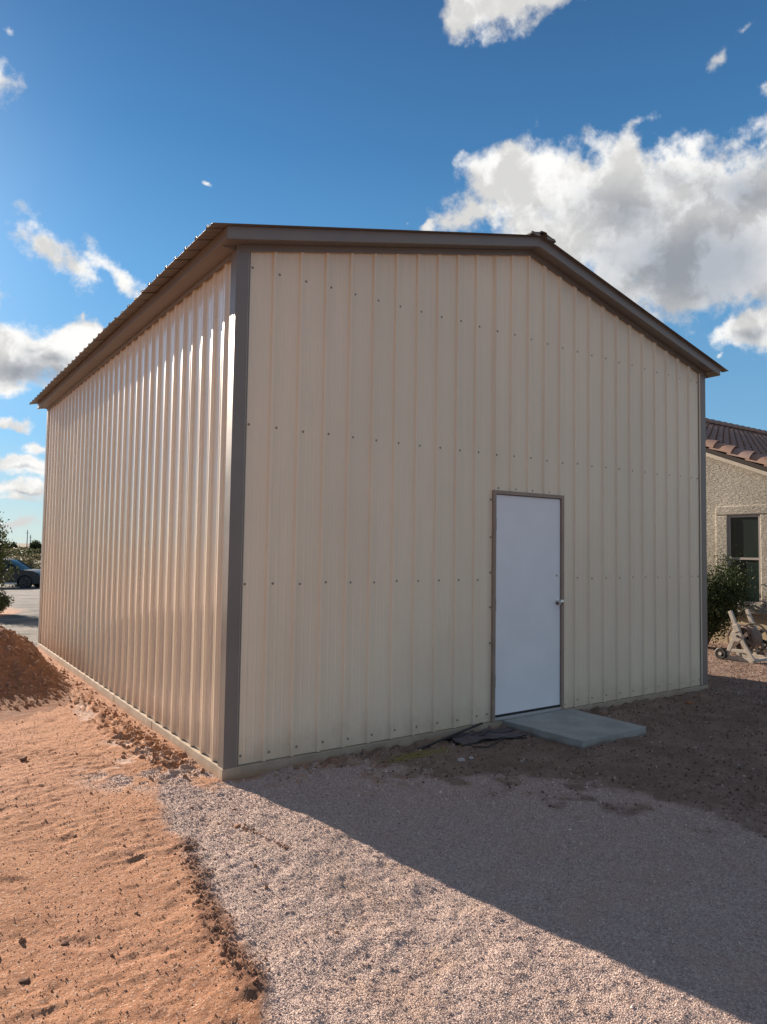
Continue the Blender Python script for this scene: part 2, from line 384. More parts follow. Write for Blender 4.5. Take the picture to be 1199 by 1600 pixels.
def axis_coords(lo, hi, dlo, dhi, d0, growth):
    c = list(np.arange(dlo, dhi, d0)); s = d0; v = c[-1]
    while v < hi: s = min(s*growth, (abs(v)+2)*.12+d0); v += s; c.append(v)
    s = d0; v = c[0]; out = []
    while v > lo: s = min(s*growth, (abs(v)+2)*.12+d0); v -= s; out.append(v)
    return np.array(out[::-1]+c)
xs = axis_coords(-2600, 2600, -2.2, 3.2, .0135, 1.035); ys = axis_coords(-400, 3200, -3.9, 1.4, .0135, 1.03)
X, Y = np.meshgrid(xs, ys); F3 = ground_fields(X, Y); Z = ground_height(X, Y, F3)
def grid_mesh(name, X, Y, Z):
    ny, nx = X.shape; me = bpy.data.meshes.new(name)
    co = np.stack([X, Y, Z], -1).reshape(-1, 3)
    i = np.arange(nx*ny).reshape(ny, nx)
    q = np.stack([i[:-1, :-1], i[:-1, 1:], i[1:, 1:], i[1:, :-1]], -1).reshape(-1, 4)
    me.vertices.add(len(co)); me.vertices.foreach_set('co', co.ravel())
    me.loops.add(q.size); me.loops.foreach_set('vertex_index', q.ravel().astype(np.int32))
    me.polygons.add(len(q)); me.polygons.foreach_set('loop_start', np.arange(0, q.size, 4, dtype=np.int32))
    me.polygons.foreach_set('use_smooth', np.ones(len(q), bool)); me.update(calc_edges=True)
    return me
gme = grid_mesh('ground', X, Y, Z)
for nm, arr in zip(('gravel', 'drive', 'berm'), F3):
    a = gme.attributes.new(nm, 'FLOAT', 'POINT'); a.data.foreach_set('value', arr.ravel().astype(np.float32))

def soil_material():
    m = bpy.data.materials.new('desert_ground'); m.use_nodes = True; t = NT(m.node_tree); b = t.n['Principled BSDF']
    P = t.node('ShaderNodeTexCoord').outputs['Object']
    at = lambda n: t.node('ShaderNodeAttribute', attribute_name=n).outputs['Fac']
    g, dv, be = at('gravel'), at('drive'), at('berm')
    big = t.noise(P, .55, 4, .55); med = t.noise(P, 3.2, 6, .62); fine = t.noise(P, 55, 5, .7); grit = t.voronoi(P, 190, out='Color')
    gs = t.node('ShaderNodeSeparateColor'); t.l.new(grit, gs.inputs[0])
    # orange red soil
    red = t.mix(t.smooth(med, .32, .68), (.30, .134, .068), (.41, .205, .113))
    red = t.mix(t.smooth(big, .42, .66), red, (.37, .182, .107))
    red = t.mix(t.math('MULTIPLY', t.smooth(fine, .35, .70), .45), red, (.48, .285, .182))
    red = t.mix(t.smooth(gs.outputs[0], .93, .97, 0, .8), red, (.60, .47, .38))
    red = t.mix(t.smooth(gs.outputs[1], .90, .97, 0, .6), red, (.17, .085, .05))
    # brown soil on the right of the gravel (more humus, grit)
    sp = t.node('ShaderNodeSeparateXYZ'); t.l.new(P, sp.inputs[0])
    right = t.smooth(t.math('ADD', sp.outputs[0], t.math('MULTIPLY', t.math('SUBTRACT', med, .5), 1.4)), .4, 1.3)
    brown_ = t.mix(t.smooth(med, .35, .65), (.185, .120, .090), (.26, .180, .140))
    brown_ = t.mix(t.smooth(gs.outputs[0], .90, .97, 0, .7), brown_, (.38, .32, .27))
    soil = t.mix(right, red, brown_)
    # pinkish grey crushed granite
    vc = t.voronoi(P, 120, out='Color'); vs = t.node('ShaderNodeSeparateColor'); t.l.new(vc, vs.inputs[0])
    gr = t.mix(vs.outputs[0], (.34, .255, .215), (.545, .425, .365))
    gr = t.mix(t.smooth(vs.outputs[1], .80, .92, 0, .7), gr, (.24, .18, .165))
    gr = t.mix(t.smooth(med, .48, .70, 0, .6), gr, (.44, .305, .225))
    # grey gravel of the drive, with tree shadows painted in as dark noise
    dr = t.mix(t.smooth(t.noise(t.scale_vec(P, (.45, 1, 1)), 2.1, 6, .66), .40, .58), (.07, .073, .07), (.17, .167, .155))
    c = t.mix(g, soil, gr); c = t.mix(dv, c, dr)
    c = t.mix(t.math('MULTIPLY', be, .75), c, (.165, .078, .048))
    # open desert far away
    far = t.smooth(t.vmath('LENGTH', P), 45, 80)
    desert = t.mix(t.smooth(t.noise(P, .05, 6, .65), .4, .6), (.125, .105, .07), (.085, .085, .048))
    c = t.mix(far, c, desert)
    t.l.new(c, b.inputs['Base Color']); b.inputs['Roughness'].default_value = .95; b.inputs['Specular IOR Level'].default_value = .2
    # fine relief
    v1 = t.voronoi(P, 165); v2 = t.voronoi(P, 80)
    hg = t.math('ADD', t.math('MULTIPLY', v1, -.0040), t.math('MULTIPLY', v2, -.0028))
    hd = t.math('ADD', t.math('MULTIPLY', fine, .0135), t.math('MULTIPLY', t.noise(P, 190, 3, .7), .0048))
    hd = t.math('ADD', hd, t.math('MULTIPLY', t.noise(P, 18, 4, .6), .0025))
    mx = t.node('ShaderNodeMix', data_type='FLOAT'); t.put(mx.inputs[0], t.math('MAXIMUM', g, dv)); t.put(mx.inputs[2], hd); t.put(mx.inputs[3], hg)
    bn = t.node('ShaderNodeBump'); bn.inputs['Distance'].default_value = 1; bn.inputs['Strength'].default_value = .9
    t.l.new(mx.outputs[0], bn.inputs['Height']); t.l.new(bn.outputs[0], b.inputs['Normal'])
    return m
soil = soil_material()
ground = link('ground', gme, soil); ground['kind'] = 'structure'

# dirt pile beside the wall on the left
def mound_h(x, y):
    q = ((x+2.35)/2.15)**2 + ((y-5.25)/1.9)**2
    h = .78*np.exp(-q*1.55) + .27*np.exp(-(((x+.80)/.75)**2+((y-5.4)/1.6)**2)*1.6)
    h = h*sstep(-x, .05, .55)
    return h + h*(fbm(x, y, 2.5, 4, 50)-.5)*.45 + np.clip(h*4, 0, 1)*((fbm(x, y, 9, 4, 51)-.5)*.07 + (fbm(x, y, 30, 3, 52, .6)-.5)*.035)
mx_, my_ = np.meshgrid(np.arange(-5.2, .0, .022), np.arange(2.6, 9.4, .022))
mz_ = GZ - .035 + mound_h(mx_, my_)
mound_mat = mat('red_loose_soil', (.24, .118, .068), .95, spec=.2, vary=(5, .22, (1, 1, 1)), bump=[(60, .006, (1, 1, 1)), (20, .01, (1, 1, 1))])
mound = link('dirt_mound', grid_mesh('dirt_mound', mx_, my_, mz_), mound_mat)
tag(mound, 'heap of loose reddish brown soil left of the ribbed side wall', 'dirt pile')

# loose stones, crumbs and clods: uncountable, one object each
def scatter(name, pts, size, tint, m, zs=(.55, .9)):
    me = bpy.data.meshes.new(name); me.vertices.add(len(pts)); me.vertices.foreach_set('co', np.asarray(pts, float).ravel())
    for nm, arr in (('size', size), ('tint', tint)):
        a = me.attributes.new(nm, 'FLOAT', 'POINT'); a.data.foreach_set('value', np.asarray(arr, np.float32))
    o = link(name, me); o['kind'] = 'stuff'
    ng = bpy.data.node_groups.new(name, 'GeometryNodeTree')
    ng.interface.new_socket('Geometry', in_out='INPUT', socket_type='NodeSocketGeometry'); ng.interface.new_socket('Geometry', in_out='OUTPUT', socket_type='NodeSocketGeometry')
    N = ng.nodes; L = ng.links
    gi = N.new('NodeGroupInput'); go = N.new('NodeGroupOutput')
    ico = N.new('GeometryNodeMeshIcoSphere'); ico.inputs['Radius'].default_value = 1.0; ico.inputs['Subdivisions'].default_value = 2
    sp = N.new('GeometryNodeSetPosition'); nz = N.new('ShaderNodeTexNoise'); nz.inputs['Scale'].default_value = 1.3
    sub = N.new('ShaderNodeVectorMath'); sub.operation = 'SUBTRACT'; sub.inputs[1].default_value = (.5, .5, .5)
    scl = N.new('ShaderNodeVectorMath'); scl.operation = 'SCALE'; scl.inputs['Scale'].default_value = 1.5
    L.new(nz.outputs['Color'], sub.inputs[0]); L.new(sub.outputs[0], scl.inputs[0]); L.new(scl.outputs[0], sp.inputs['Offset']); L.new(ico.outputs[0], sp.inputs['Geometry'])
    sm = N.new('GeometryNodeSetMaterial'); sm.inputs['Material'].default_value = m; L.new(sp.outputs[0], sm.inputs['Geometry'])
    mp = N.new('GeometryNodeMeshToPoints'); L.new(gi.outputs[0], mp.inputs[0])
    iop = N.new('GeometryNodeInstanceOnPoints'); L.new(mp.outputs[0], iop.inputs['Points']); L.new(sm.outputs[0], iop.inputs['Instance'])
    rv = N.new('FunctionNodeRandomValue'); rv.data_type = 'FLOAT_VECTOR'; rv.inputs[1].default_value = (6.28, 6.28, 6.28)
    L.new(rv.outputs[0], iop.inputs['Rotation'])
    rs = N.new('FunctionNodeRandomValue'); rs.data_type = 'FLOAT_VECTOR'; rs.inputs[0].default_value = (.7, .6, zs[0]); rs.inputs[1].default_value = (1.3, 1.1, zs[1]); rs.inputs['Seed'].default_value = 3
    na = N.new('GeometryNodeInputNamedAttribute'); na.data_type = 'FLOAT'; na.inputs[0].default_value = 'size'
    vm = N.new('ShaderNodeVectorMath'); vm.operation = 'SCALE'; L.new(rs.outputs[0], vm.inputs[0]); L.new(na.outputs['Attribute'], vm.inputs['Scale'])
    L.new(vm.outputs[0], iop.inputs['Scale']); L.new(iop.outputs[0], go.inputs[0])
    md = o.modifiers.new('scatter', 'NODES'); md.node_group = ng
    return o
def tint_mat(name, stops, rough=.9):
    m = bpy.data.materials.new(name); m.use_nodes = True; t = NT(m.node_tree); b = t.n['Principled BSDF']
    a = t.node('ShaderNodeAttribute', attribute_name='tint', attribute_type='INSTANCER').outputs['Fac']
    r = t.node('ShaderNodeValToRGB'); t.l.new(a, r.inputs[0]); cr_ = r.color_ramp
    while len(cr_.elements) < len(stops): cr_.elements.new(.5)
    for e, (p_, c_) in zip(cr_.elements, stops): e.position = p_; e.color = (*c_, 1)
    t.l.new(r.outputs[0], b.inputs['Base Color']); b.inputs['Roughness'].default_value = rough; b.inputs['Specular IOR Level'].default_value = .3
    return m
stone_m = tint_mat('granite_chips', [(0, (.27, .185, .165)), (.3, (.36, .265, .23)), (.7, (.495, .385, .34)), (1, (.74, .61, .55))])
crumb_m = tint_mat('soil_crumbs', [(0, (.24, .13, .08)), (.5, (.37, .215, .135)), (.93, (.46, .30, .20)), (1, (.68, .56, .46))])
brown_m = tint_mat('brown_crumbs', [(0, (.09, .055, .04)), (.5, (.19, .12, .09)), (.9, (.28, .20, .16)), (1, (.50, .44, .38))])
def sample(n, x0, x1, y0, y1):
    return rng.uniform(x0, x1, n), rng.uniform(y0, y1, n)
def outside_things(x, y):
    return ~(((x > -.03) & (x < 6.13) & (y > -.03) & (y < 7.7)) | ((x > 2.72) & (x < 3.68) & (y > -.92) & (y < .1)))
# granite chips
x, y = sample(760000, -1.4, 4.6, -4.2, .6)
d = np.hypot(x-CAM[0], y-CAM[1]); f = ground_fields(x, y)
keep = (rng.random(len(x)) < f[0]**1.5*np.clip(1.15-d/9, .25, 1)) & outside_things(x, y) & (d > 1.6)
x, y, d = x[keep], y[keep], d[keep]; z = ground_height(x, y)
sz = rng.uniform(.0012, .0028, len(x))*(1+(rng.random(len(x)) < .035)*1.1+(rng.random(len(x)) < .0025)*2.2)*np.clip(d/4.2, .9, 1.6)
scatter('gravel_chips', np.stack([x, y, z+sz*.15], 1), sz, rng.random(len(x)), stone_m)
# soil crumbs
x, y = sample(260000, -3.2, 0.6, -4.0, 7.5); f = ground_fields(x, y); d = np.hypot(x-CAM[0], y-CAM[1])
keep = (rng.random(len(x)) < (1-f[0])*np.clip(1.0-d/13, .12, 1)*(.35+fbm(x, y, 3, 3, 60))) & outside_things(x, y) & (d > 1.6)
x, y = x[keep], y[keep]; z = ground_height(x, y); sz = .0011+.0034*rng.random(len(x))**7
scatter('soil_crumbs', np.stack([x, y, z+sz*.2], 1), sz, rng.random(len(x)), crumb_m)
x, y = sample(90000, .3, 10.5, -4.5, 2.5); f = ground_fields(x, y)
keep = (rng.random(len(x)) < (1-f[0])*(.25+fbm(x, y, 2.5, 3, 61))*.8) & outside_things(x, y)
x, y = x[keep], y[keep]; z = ground_height(x, y); sz = .003+.009*rng.random(len(x))**3
scatter('brown_crumbs', np.stack([x, y, z+sz*.2], 1), sz, rng.random(len(x)), brown_m)
# clods: along the wall, the berm and on the pile
px, py, ps = [], [], []
for k in range(2200):
    r = random.random()
    if r < .45:
        yy = random.uniform(.15, 7.4); xx = -.22+random.gauss(0, .13)-.10*math.sin(yy*2.1)
        if xx > -.05: continue
        s_ = .004+.018*random.random()**3
    elif r < .70:
        a = random.random()*(len(BERM)-1); i = int(a); t_ = a-i
        xx = BERM[i][0]*(1-t_)+BERM[i+1][0]*t_+random.gauss(0, .04); yy = BERM[i][1]*(1-t_)+BERM[i+1][1]*t_+random.gauss(0, .03); s_ = .0025+.007*random.random()**2.5
    elif r < .74:
        t_ = random.random(); xx = -.29+.10*t_+random.gauss(0, .012); yy = -.86-.50*t_; s_ = .003+.007*random.random()**2
    elif r < .85:
        xx = random.uniform(-2.4, -.1); yy = random.uniform(-2.4, 3); s_ = .003+.010*random.random()**3
    else:
        xx = random.uniform(.3, 6.5); yy = -.12-abs(random.gauss(0, .12)); s_ = .004+.014*random.random()**3
        if 2.7 < xx < 3.7 and yy > -.93: continue
    px.append(xx); py.append(yy); ps.append(s_)
px, py, ps = map(np.array, (px, py, ps)); pz = ground_height(px, py)
scatter('soil_clods', np.stack([px, py, pz+ps*.25], 1), ps, rng.random(len(px))*.75, crumb_m, zs=(.6, .9))
x, y = sample(9000, -3.5, -.05, 2.8, 8); h = mound_h(x, y)
k = h > .05; x, y, h = x[k], y[k], h[k]; sz = .005+.02*rng.random(len(x))**3
scatter('mound_clods', np.stack([x, y, GZ-.035+h+sz*.2], 1), sz, rng.random(len(x))*.55, crumb_m)

# ------------------------------------------------------------------ the metal building
W, Ln, H, SL = 6.10, 7.62, 3.757, .2440
PITCHR = .2296; RIB0 = .295
def wall_top(x): return H-.003+SL*min(x, W-x)
shed = thing('metal_building', 'tall beige ribbed steel building with brown trim and a white door', 'building', (0, 0, GZ))
sh = (0, 0, -GZ)
def part(mb, name, m, bevel=0, smooth=False, parent=None):
    o = mb.build(name, m, parent or shed, smooth, bevel)
    if parent is None: o.location = sh
    return o
# profile of one ribbed sheet as (along, out)
def profile(a0, a1, first, pitch, hr=.021):
    pts = [(a0, 0)]
    k = math.floor((a0-first)/pitch)-1
    while True:
        c = first+k*pitch; k += 1
        if c-.12 > a1: break
        seq = [(c-.080-.010, 0), (c-.080-.004, .0026), (c-.080+.004, .0026), (c-.080+.010, 0),
               (c-.0215, 0), (c-.0205, .001), (c-.0120, hr-.001), (c-.0105, hr), (c+.0105, hr), (c+.0120, hr-.001), (c+.0205, .001), (c+.0215, 0),
               (c+.080-.010, 0), (c+.080-.004, .0026), (c+.080+.004, .0026), (c+.080+.010, 0)]
        for q in seq:
            if a0 < q[0] < a1: pts.append(q)
    pts.append((a1, 0))
    return pts
def sheet(pts3_bot, pts3_top, nseg=1):
    n = len(pts3_bot); vs = []; B = np.array(pts3_bot); T = np.array(pts3_top)
    for j in range(nseg+1): vs += [tuple(v) for v in (B+(T-B)*j/nseg)]
    return vs, [(j*n+i, j*n+i+1, (j+1)*n+i+1, (j+1)*n+i) for j in range(nseg) for i in range(n-1)]
def panel_edges(first, a_lo, a_hi, pitch):      # sheets are four ribs wide and lap on a rib
    e = [a_lo]; c = first+3*pitch
    while c < a_hi-.3: e.append(c); c += 4*pitch
    return e+[a_hi]
def add_solid(o):
    s = o.modifiers.new('thickness', 'SOLIDIFY'); s.thickness = .0010; s.offset = 0
DX0, DX1, DZ1 = 2.572, 3.545, 2.141
edges = panel_edges(RIB0, .02, W-.02, PITCHR)
for i, (a, b) in enumerate(zip(edges[:-1], edges[1:])):
    lap = .0016*(i % 2); b2 = b+(.012 if b < W-.1 else 0); mbs = MB()
    # the sheets stop round the door
    spans = []
    if b2 < DX0 or a > DX1: spans = [(a, b2, 0)]
    else:
        if a < DX0: spans.append((a, DX0+.01, 0))
        spans.append((max(a, DX0+.01), min(b2, DX1-.01), DZ1-.01))
        if b2 > DX1: spans.append((DX1-.01, b2, 0))
    for (s0, s1, zb) in spans:
        pr = profile(s0, s1, RIB0, PITCHR)
        vs, fs = sheet([(p, -q-lap, zb+.004) for p, q in pr], [(p, -q-lap, wall_top(p)+.02) for p, q in pr], 1)
        # split at the ridge so that the top edge follows both slopes
        mbs.add(vs, fs)
    o = part(mbs, 'wall_panel', beige); add_solid(o)
LP = .2296; LR0 = .20
for side in (0, 1):
    edges = panel_edges(LR0, .03, Ln-.02, LP)
    for i, (a, b) in enumerate(zip(edges[:-1], edges[1:])):
        lap = .0016*(i % 2); b2 = b+(.012 if b < Ln-.1 else 0); pr = profile(a, b2, LR0, LP)
        f = (lambda q: -q-lap) if side == 0 else (lambda q: W+q+lap)
        vs, fs = sheet([(f(q), p, .004) for p, q in pr], [(f(q), p, H-.010) for p, q in pr])
        o = part(MB().add(vs, fs), 'wall_panel', beige_side if side == 0 else beige); add_solid(o)
edges = panel_edges(RIB0, .02, W-.02, PITCHR)
for i, (a, b) in enumerate(zip(edges[:-1], edges[1:])):
    pr = profile(a, b, RIB0, PITCHR)
    vs, fs = sheet([(p, Ln+q, .004) for p, q in pr], [(p, Ln+q, wall_top(p)+.02) for p, q in pr])
    o = part(MB().add(vs, fs), 'wall_panel', beige); add_solid(o)
# solid core behind the sheets, coloured near-black to stand for the unlit inside
mb = MB().prism([(.03, .03, .0), (W-.03, .03, .0), (W-.03, .03, H-.03), (W/2, .03, H+SL*W/2-.03), (.03, .03, H-.03)], (0, Ln-.06, 0))
# leave the doorway clear: the door leaf stands in front of the core
part(mb, 'dark_core', dark_gap)
# concrete footing, slightly proud, with narrow joints on the left side
fnd = MB()
js = [-.03, 1.62, 2.93, 4.3, 5.9, Ln+.03]
for a, b in zip(js[:-1], js[1:]): fnd.box(-.032, .5, a+(0 if a < 0 else .004), b-(0 if b > Ln else .004), -.30, -.001)
fnd.box(.5, W+.03, -.030, Ln+.03, -.30, -.001)
o = part(fnd, 'foundation', conc, bevel=.004)
# corner trims
def corner(cx_, cy_, sx, sy):
    mb = MB(); o_ = .026; wd = .074
    X0 = cx_-sx*o_; Y0 = cy_-sy*o_; th = .0025
    def bx(x0, x1, y0, y1, z0, z1): mb.box(min(x0, x1), max(x0, x1), min(y0, y1), max(y0, y1), z0, z1)
    bx(X0, cx_+sx*wd, Y0, Y0+sy*th, .0, H+.0375); bx(X0, X0+sx*th, Y0+sy*th, cy_+sy*wd, .0, H+.0010)
    bx(cx_+sx*wd-sx*th, cx_+sx*wd, Y0+sy*th, cy_-sy*.006, .0, H+.02); bx(cx_+sx*wd, cx_+sx*(wd+.022), cy_-sy*.008, cy_-sy*.0055, .0, H+.02)
    bx(X0+sx*th, cx_-sx*.006, cy_+sy*(wd-th), cy_+sy*wd, .0, H-.006); bx(cx_-sx*.008, cx_-sx*.0055, cy_+sy*wd, cy_+sy*(wd+.022), .0, H-.006)
    part(mb, 'corner_trim', brown)
corner(0, 0, 1, 1); corner(W, 0, -1, 1); corner(0, Ln, 1, -1); corner(W, Ln, -1, -1)
# rake strip on the gable, eave strips, soffits, fascias
OV, FH = .15, .090
def zr(x, off=0): return H+.046+off+SL*min(x, W-x)          # underside line of the gable soffit
for yf, sgn in ((0, -1), (Ln, 1)):
    for half in (0, 1):
        xa, xb = (.0, W/2) if half == 0 else (W/2, W)
        y0, y1 = yf+sgn*.023, yf+sgn*.030
        mb = MB().prism([(xa, y0, zr(xa, -.050)), (xb, y0, zr(xb, -.050)), (xb, y0, zr(xb, .0)), (xa, y0, zr(xa, .0))], (0, y1-y0, 0))
        part(mb, 'rake_strip', brown)
        xa, xb = (-OV, W/2) if half == 0 else (W/2, W+OV)
        ya, yb = yf, yf+sgn*(OV-.004)
        mb = MB().prism([(xa, ya, zr(xa, .001)), (xb, ya, zr(xb, .001)), (xb, ya, zr(xb, .012)), (xa, ya, zr(xa, .012))], (0, yb-ya, 0))
        part(mb, 'soffit', brown)
        ya, yb = yf+sgn*(OV-.004), yf+sgn*OV
        lo = -.002
        mb = MB().prism([(xa, ya, zr(xa, lo)), (xb, ya, zr(xb, lo)), (xb, ya, zr(xb, FH)), (xa, ya, zr(xa, FH))], (0, yb-ya, 0))
        mb.prism([(xa, ya, zr(xa, lo)-.0), (xb, ya, zr(xb, lo)), (xb, ya, zr(xb, lo+.004)), (xa, ya, zr(xa, lo+.004))], (0, -sgn*.02, 0))
        part(mb, 'fascia', brown)
zE = H+.046-SL*OV                        # bottom of the fascia at the eave corners
for xf, sgn in ((0, -1), (W, 1)):
    x0, x1 = sorted((xf+sgn*.001, xf+sgn*(OV-.0045)))
    mb = MB().prism([(xf+sgn*.0, .0, H+.002), (xf+sgn*(OV-.0045), 0, zE+.003), (xf+sgn*(OV-.0045), 0, zE+.012), (xf, 0, H+.012)], (0, Ln, 0))
    # the corner pieces reach round under the gable overhang
    for (ya, yb) in ((-OV+.0045, -.001), (Ln+.001, Ln+OV-.0045)):
        mb.prism([(xf+sgn*.0, ya, zr(0)-.006), (xf+sgn*(OV-.0045), ya, zE-.0015), (xf+sgn*(OV-.0045), ya, zE+.0), (xf, ya, zr(0)-.003)], (0, yb-ya, 0))
    for ye_ in (-.0035, Ln+.0005):                          # little closing plate between the two soffit levels
        mb.prism([(xf+sgn*.0005, ye_, H-.002), (xf+sgn*(OV-.006), ye_, zE+.001), (xf+sgn*(OV-.006), ye_, zE+.006), (xf+sgn*.0005, ye_, zr(0)+.004)], (0, .003, 0))
    part(mb, 'soffit', brown)
    x0, x1 = sorted((xf+sgn*(OV-.004), xf+sgn*OV))
    ytiers = [-OV+.0042, 2.55, 5.3, Ln+OV-.0042]
    for a, b in zip(ytiers[:-1], ytiers[1:]):
        mb = MB().box(x0, x1, a, b-.002, zE-.002, zE+FH)
        xr0, xr1 = sorted((xf+sgn*OV, xf+sgn*(OV+.006)))
        mb.box(xr0, xr1, a, b-.002, zE-.002, zE+.008)        # rolled drip edge that catches the light
        part(mb, 'fascia', brown)
    x0, x1 = sorted((xf+sgn*.0215, xf+sgn*.030))
    part(MB().box(x0, x1, .08, Ln-.08, H-.034, H+.001), 'eave_strip', brown)
# roof sheets
RZ0 = zE+FH+.004; EO = .125
RX = OV+EO
def rz(x): return RZ0+SL*((x+OV) if x < W/2 else (W+OV-x))
ry = [-.190]; c = -.08+3*.2286
while c < Ln+.0: ry.append(c); c += 4*.2286
ry.append(Ln+.19)
for sgn in (0, 1):
    for i, (a, b) in enumerate(zip(ry[:-1], ry[1:])):
        pr = profile(a, b+(.012 if i < len(ry)-2 else 0), -.08, .2286)
        x0, x1 = (-RX, W/2-.002) if sgn == 0 else (W+RX, W/2+.002)
        wob = .004*math.sin(i*2.3)
        vs, fs = sheet([(x0-(wob if sgn == 0 else -wob), p, rz(x0)+q+.002*(i % 2)) for p, q in pr], [(x1, p, rz(x1)+q+.002*(i % 2)) for p, q in pr])
        o = part(MB().add(vs, fs), 'roof_panel', brown); add_solid(o)
# ridge cap: flat wings with a raised middle, in two laps
for i, (a, b) in enumerate(((-.205, 3.9), (3.86, Ln+.205))):
    prof = [(-.17, 0.016), (-.165, .026), (-.05, .026), (-.035, .040), (.035, .040), (.05, .026), (.165, .026), (.17, .016)]
    top = [(W/2+u, a, rz(W/2)-SL*abs(u)*1.0+v+.001*i) for u, v in prof]; low = [(x_, y_, z_-.006) for x_, y_, z_ in top][::-1]
    part(MB().prism(top+low, (0, b-a, 0)), 'ridge_cap', brown)
for sg in (-1, 1):
    mb = MB(); z0 = rz(W/2)-SL*.10
    mb.box(W/2+sg*.105-.055, W/2+sg*.105+.055, -.200, -.187, z0+.0, z0+.024); part(mb, 'ridge_closure', brown)
# screws
sm_ = MB().lathe([(0, .0098), (.0016, .0098), (.0022, .0068), (.0062, .0062), (.0068, .0048)], (0, 0, 0), (0, -1, 0), 10).mesh('screw'); sm_.materials.append(screw_m)
sx_ = MB().lathe([(0, .0085), (.0016, .0085), (.0022, .0062), (.0062, .0056), (.0068, .0044)], (0, 0, 0), (-1, 0, 0), 8).mesh('screw_side'); sx_.materials.append(alu)
def screw(x_, y_, z_, me=sm_):
    o = bpy.data.objects.new('screw', me); col.objects.link(o); o.parent = shed; o.location = (x_, y_, z_-GZ)
for z_ in (.066, 1.303, 2.482, 3.665):
    for i in range(26):
        x_ = RIB0+i*PITCHR+.045
        if i == 25: x_ = RIB0+25*PITCHR-.06
        if z_ < 2.0 and DX0-.03 < x_ < DX1+.03: continue
        screw(x_, -.0008, z_+random.uniform(-.006, .006))
    screw(.115, -.0008, z_)
    screw(.087, -.0085, z_-.0)
for x_, z_ in ((DX1+.055, .045), (DX0-.04, .075), (.087, .63), (.087, 3.0), (.087, 3.69), (.37, 3.87), (2.2, 4.31), (2.62, 4.415), (4.2, 4.30)):
    screw(x_, -.031 if z_ > 3.8 else -.0085 if x_ < .1 else -.0008, z_)
for i, z_ in enumerate((.47, .80, 1.12, 1.45, 1.80)): screw(DX0-.012, -.0035, z_+.25)
for x_ in (2.66, 2.89, 3.12, 3.36): screw(x_, -.0008, DZ1+.025)
for z_ in (.07, 1.303, 2.482):
    for i in range(33): screw(-.0008, LR0+i*LP+.035, z_+random.uniform(-.006, .006), sx_)

# door: frame, leaf, hinges, knob, sweep, threshold
FW = .034
fr = MB(); fr.box(DX0, DX0+FW, -.034, .028, .0, DZ1-FW); fr.box(DX1-FW, DX1, -.034, .028, .0, DZ1-FW); fr.box(DX0, DX1, -.034, .028, DZ1-FW, DZ1)
fr.box(DX0+FW, DX0+FW+.012, .006, .028, .02, DZ1-FW); fr.box(DX1-FW-.012, DX1-FW, .006, .028, .02, DZ1-FW); fr.box(DX0+FW+.012, DX1-FW-.012, .006, .028, DZ1-FW-.012, DZ1-FW)
part(fr, 'door_frame', frame_brown, bevel=.0015)
lx0, lx1 = DX0+FW+.004, DX1-FW-.005
door = part(MB().box(lx0, lx1, -.014, .004, .052, DZ1-FW-.006), 'door', white_door, bevel=.002)
for z_ in (.37, 1.07, 1.82):
    h_ = MB().box(lx0-.006, lx0+.014, -.0185, -.0142, z_-.057, z_+.057); h_.tube([(lx0-.001, -.022, z_-.052), (lx0-.001, -.022, z_+.052)], .0065, 8)
    h_.build('hinge', hinge_m, door)
kb = MB().lathe([(0, .032), (.006, .033), (.009, .030), (.010, .014), (.030, .012), (.034, .020), (.040, .0265), (.056, .0275), (.066, .024), (.070, .012)], (3.468, -.0142, 1.075), (0, -1, 0), 24)
kb = kb.build('door_knob', chrome, door, smooth=True); autosmooth(kb, 50)
MB().lathe([(0, .010), (.004, .009)], (3.455, -.0142, 1.335), (0, -1, 0), 10).build('bolt_head', hinge_m, door)
MB().box(lx0, lx1, -.0175, -.0142, .038, .056).build('door_sweep', rubber, door)
part(MB().box(DX0+FW, DX1-FW, -.030, .02, .004, .034), 'threshold', alu, bevel=.002)

# landing slab
st = thing('concrete_step', 'square grey concrete landing slab in front of the white door', 'step', (0, 0, GZ))
Q = [(2.705, -.034), (2.765, -.905), (3.650, -.897), (3.640, -.034)]
mb = MB(); mb.prism([(x_, y_, -.16) for x_, y_ in Q], (0, 0, .166))
o = mb.build('slab', conc_step, st, bevel=.006); o.location = (0, 0, -GZ)
# ------------------------------------------------------------------ debris by the step
blk = mat('black_plastic', (.022, .020, .022), .45)
shd = mat('dull_purple_plastic', (.085, .065, .072), .55, vary=(12, .3, (1, 1, 1)))
def gz(x_, y_): return float(ground_height(np.array([x_]), np.array([y_]))[0])
mb = MB(); a = (1.575, -.205); b = (2.41, .005-.06)
z0, z1 = gz(*a)+.014, gz(*b)+.085
mb.prism([(a[0], a[1], z0-.006), (a[0]+.008, a[1]-.020, z0-.006), (a[0]+.008, a[1]-.020, z0+.006), (a[0], a[1], z0+.006)], (b[0]-a[0], b[1]-a[1], z1-z0))
tag(mb.build('plastic_strip', blk), 'straight black plastic strip lying on the soil left of the landing slab', 'strip')
def ribbon(pts, wdt, th, name, m, label, cat):
    mb = MB()
    for (p, q) in zip(pts[:-1], pts[1:]):
        d = np.array(q[:2])-np.array(p[:2]); d /= np.linalg.norm(d)+1e-9; nn = np.array([-d[1], d[0]])*wdt/2
        A = [(p[0]-nn[0], p[1]-nn[1], p[2]), (p[0]+nn[0], p[1]+nn[1], p[2]), (p[0]+nn[0], p[1]+nn[1], p[2]+th), (p[0]-nn[0], p[1]-nn[1], p[2]+th)]
        mb.prism(A, (q[0]-p[0], q[1]-p[1], q[2]-p[2]))
    return tag(mb.build(name, m), label, cat)
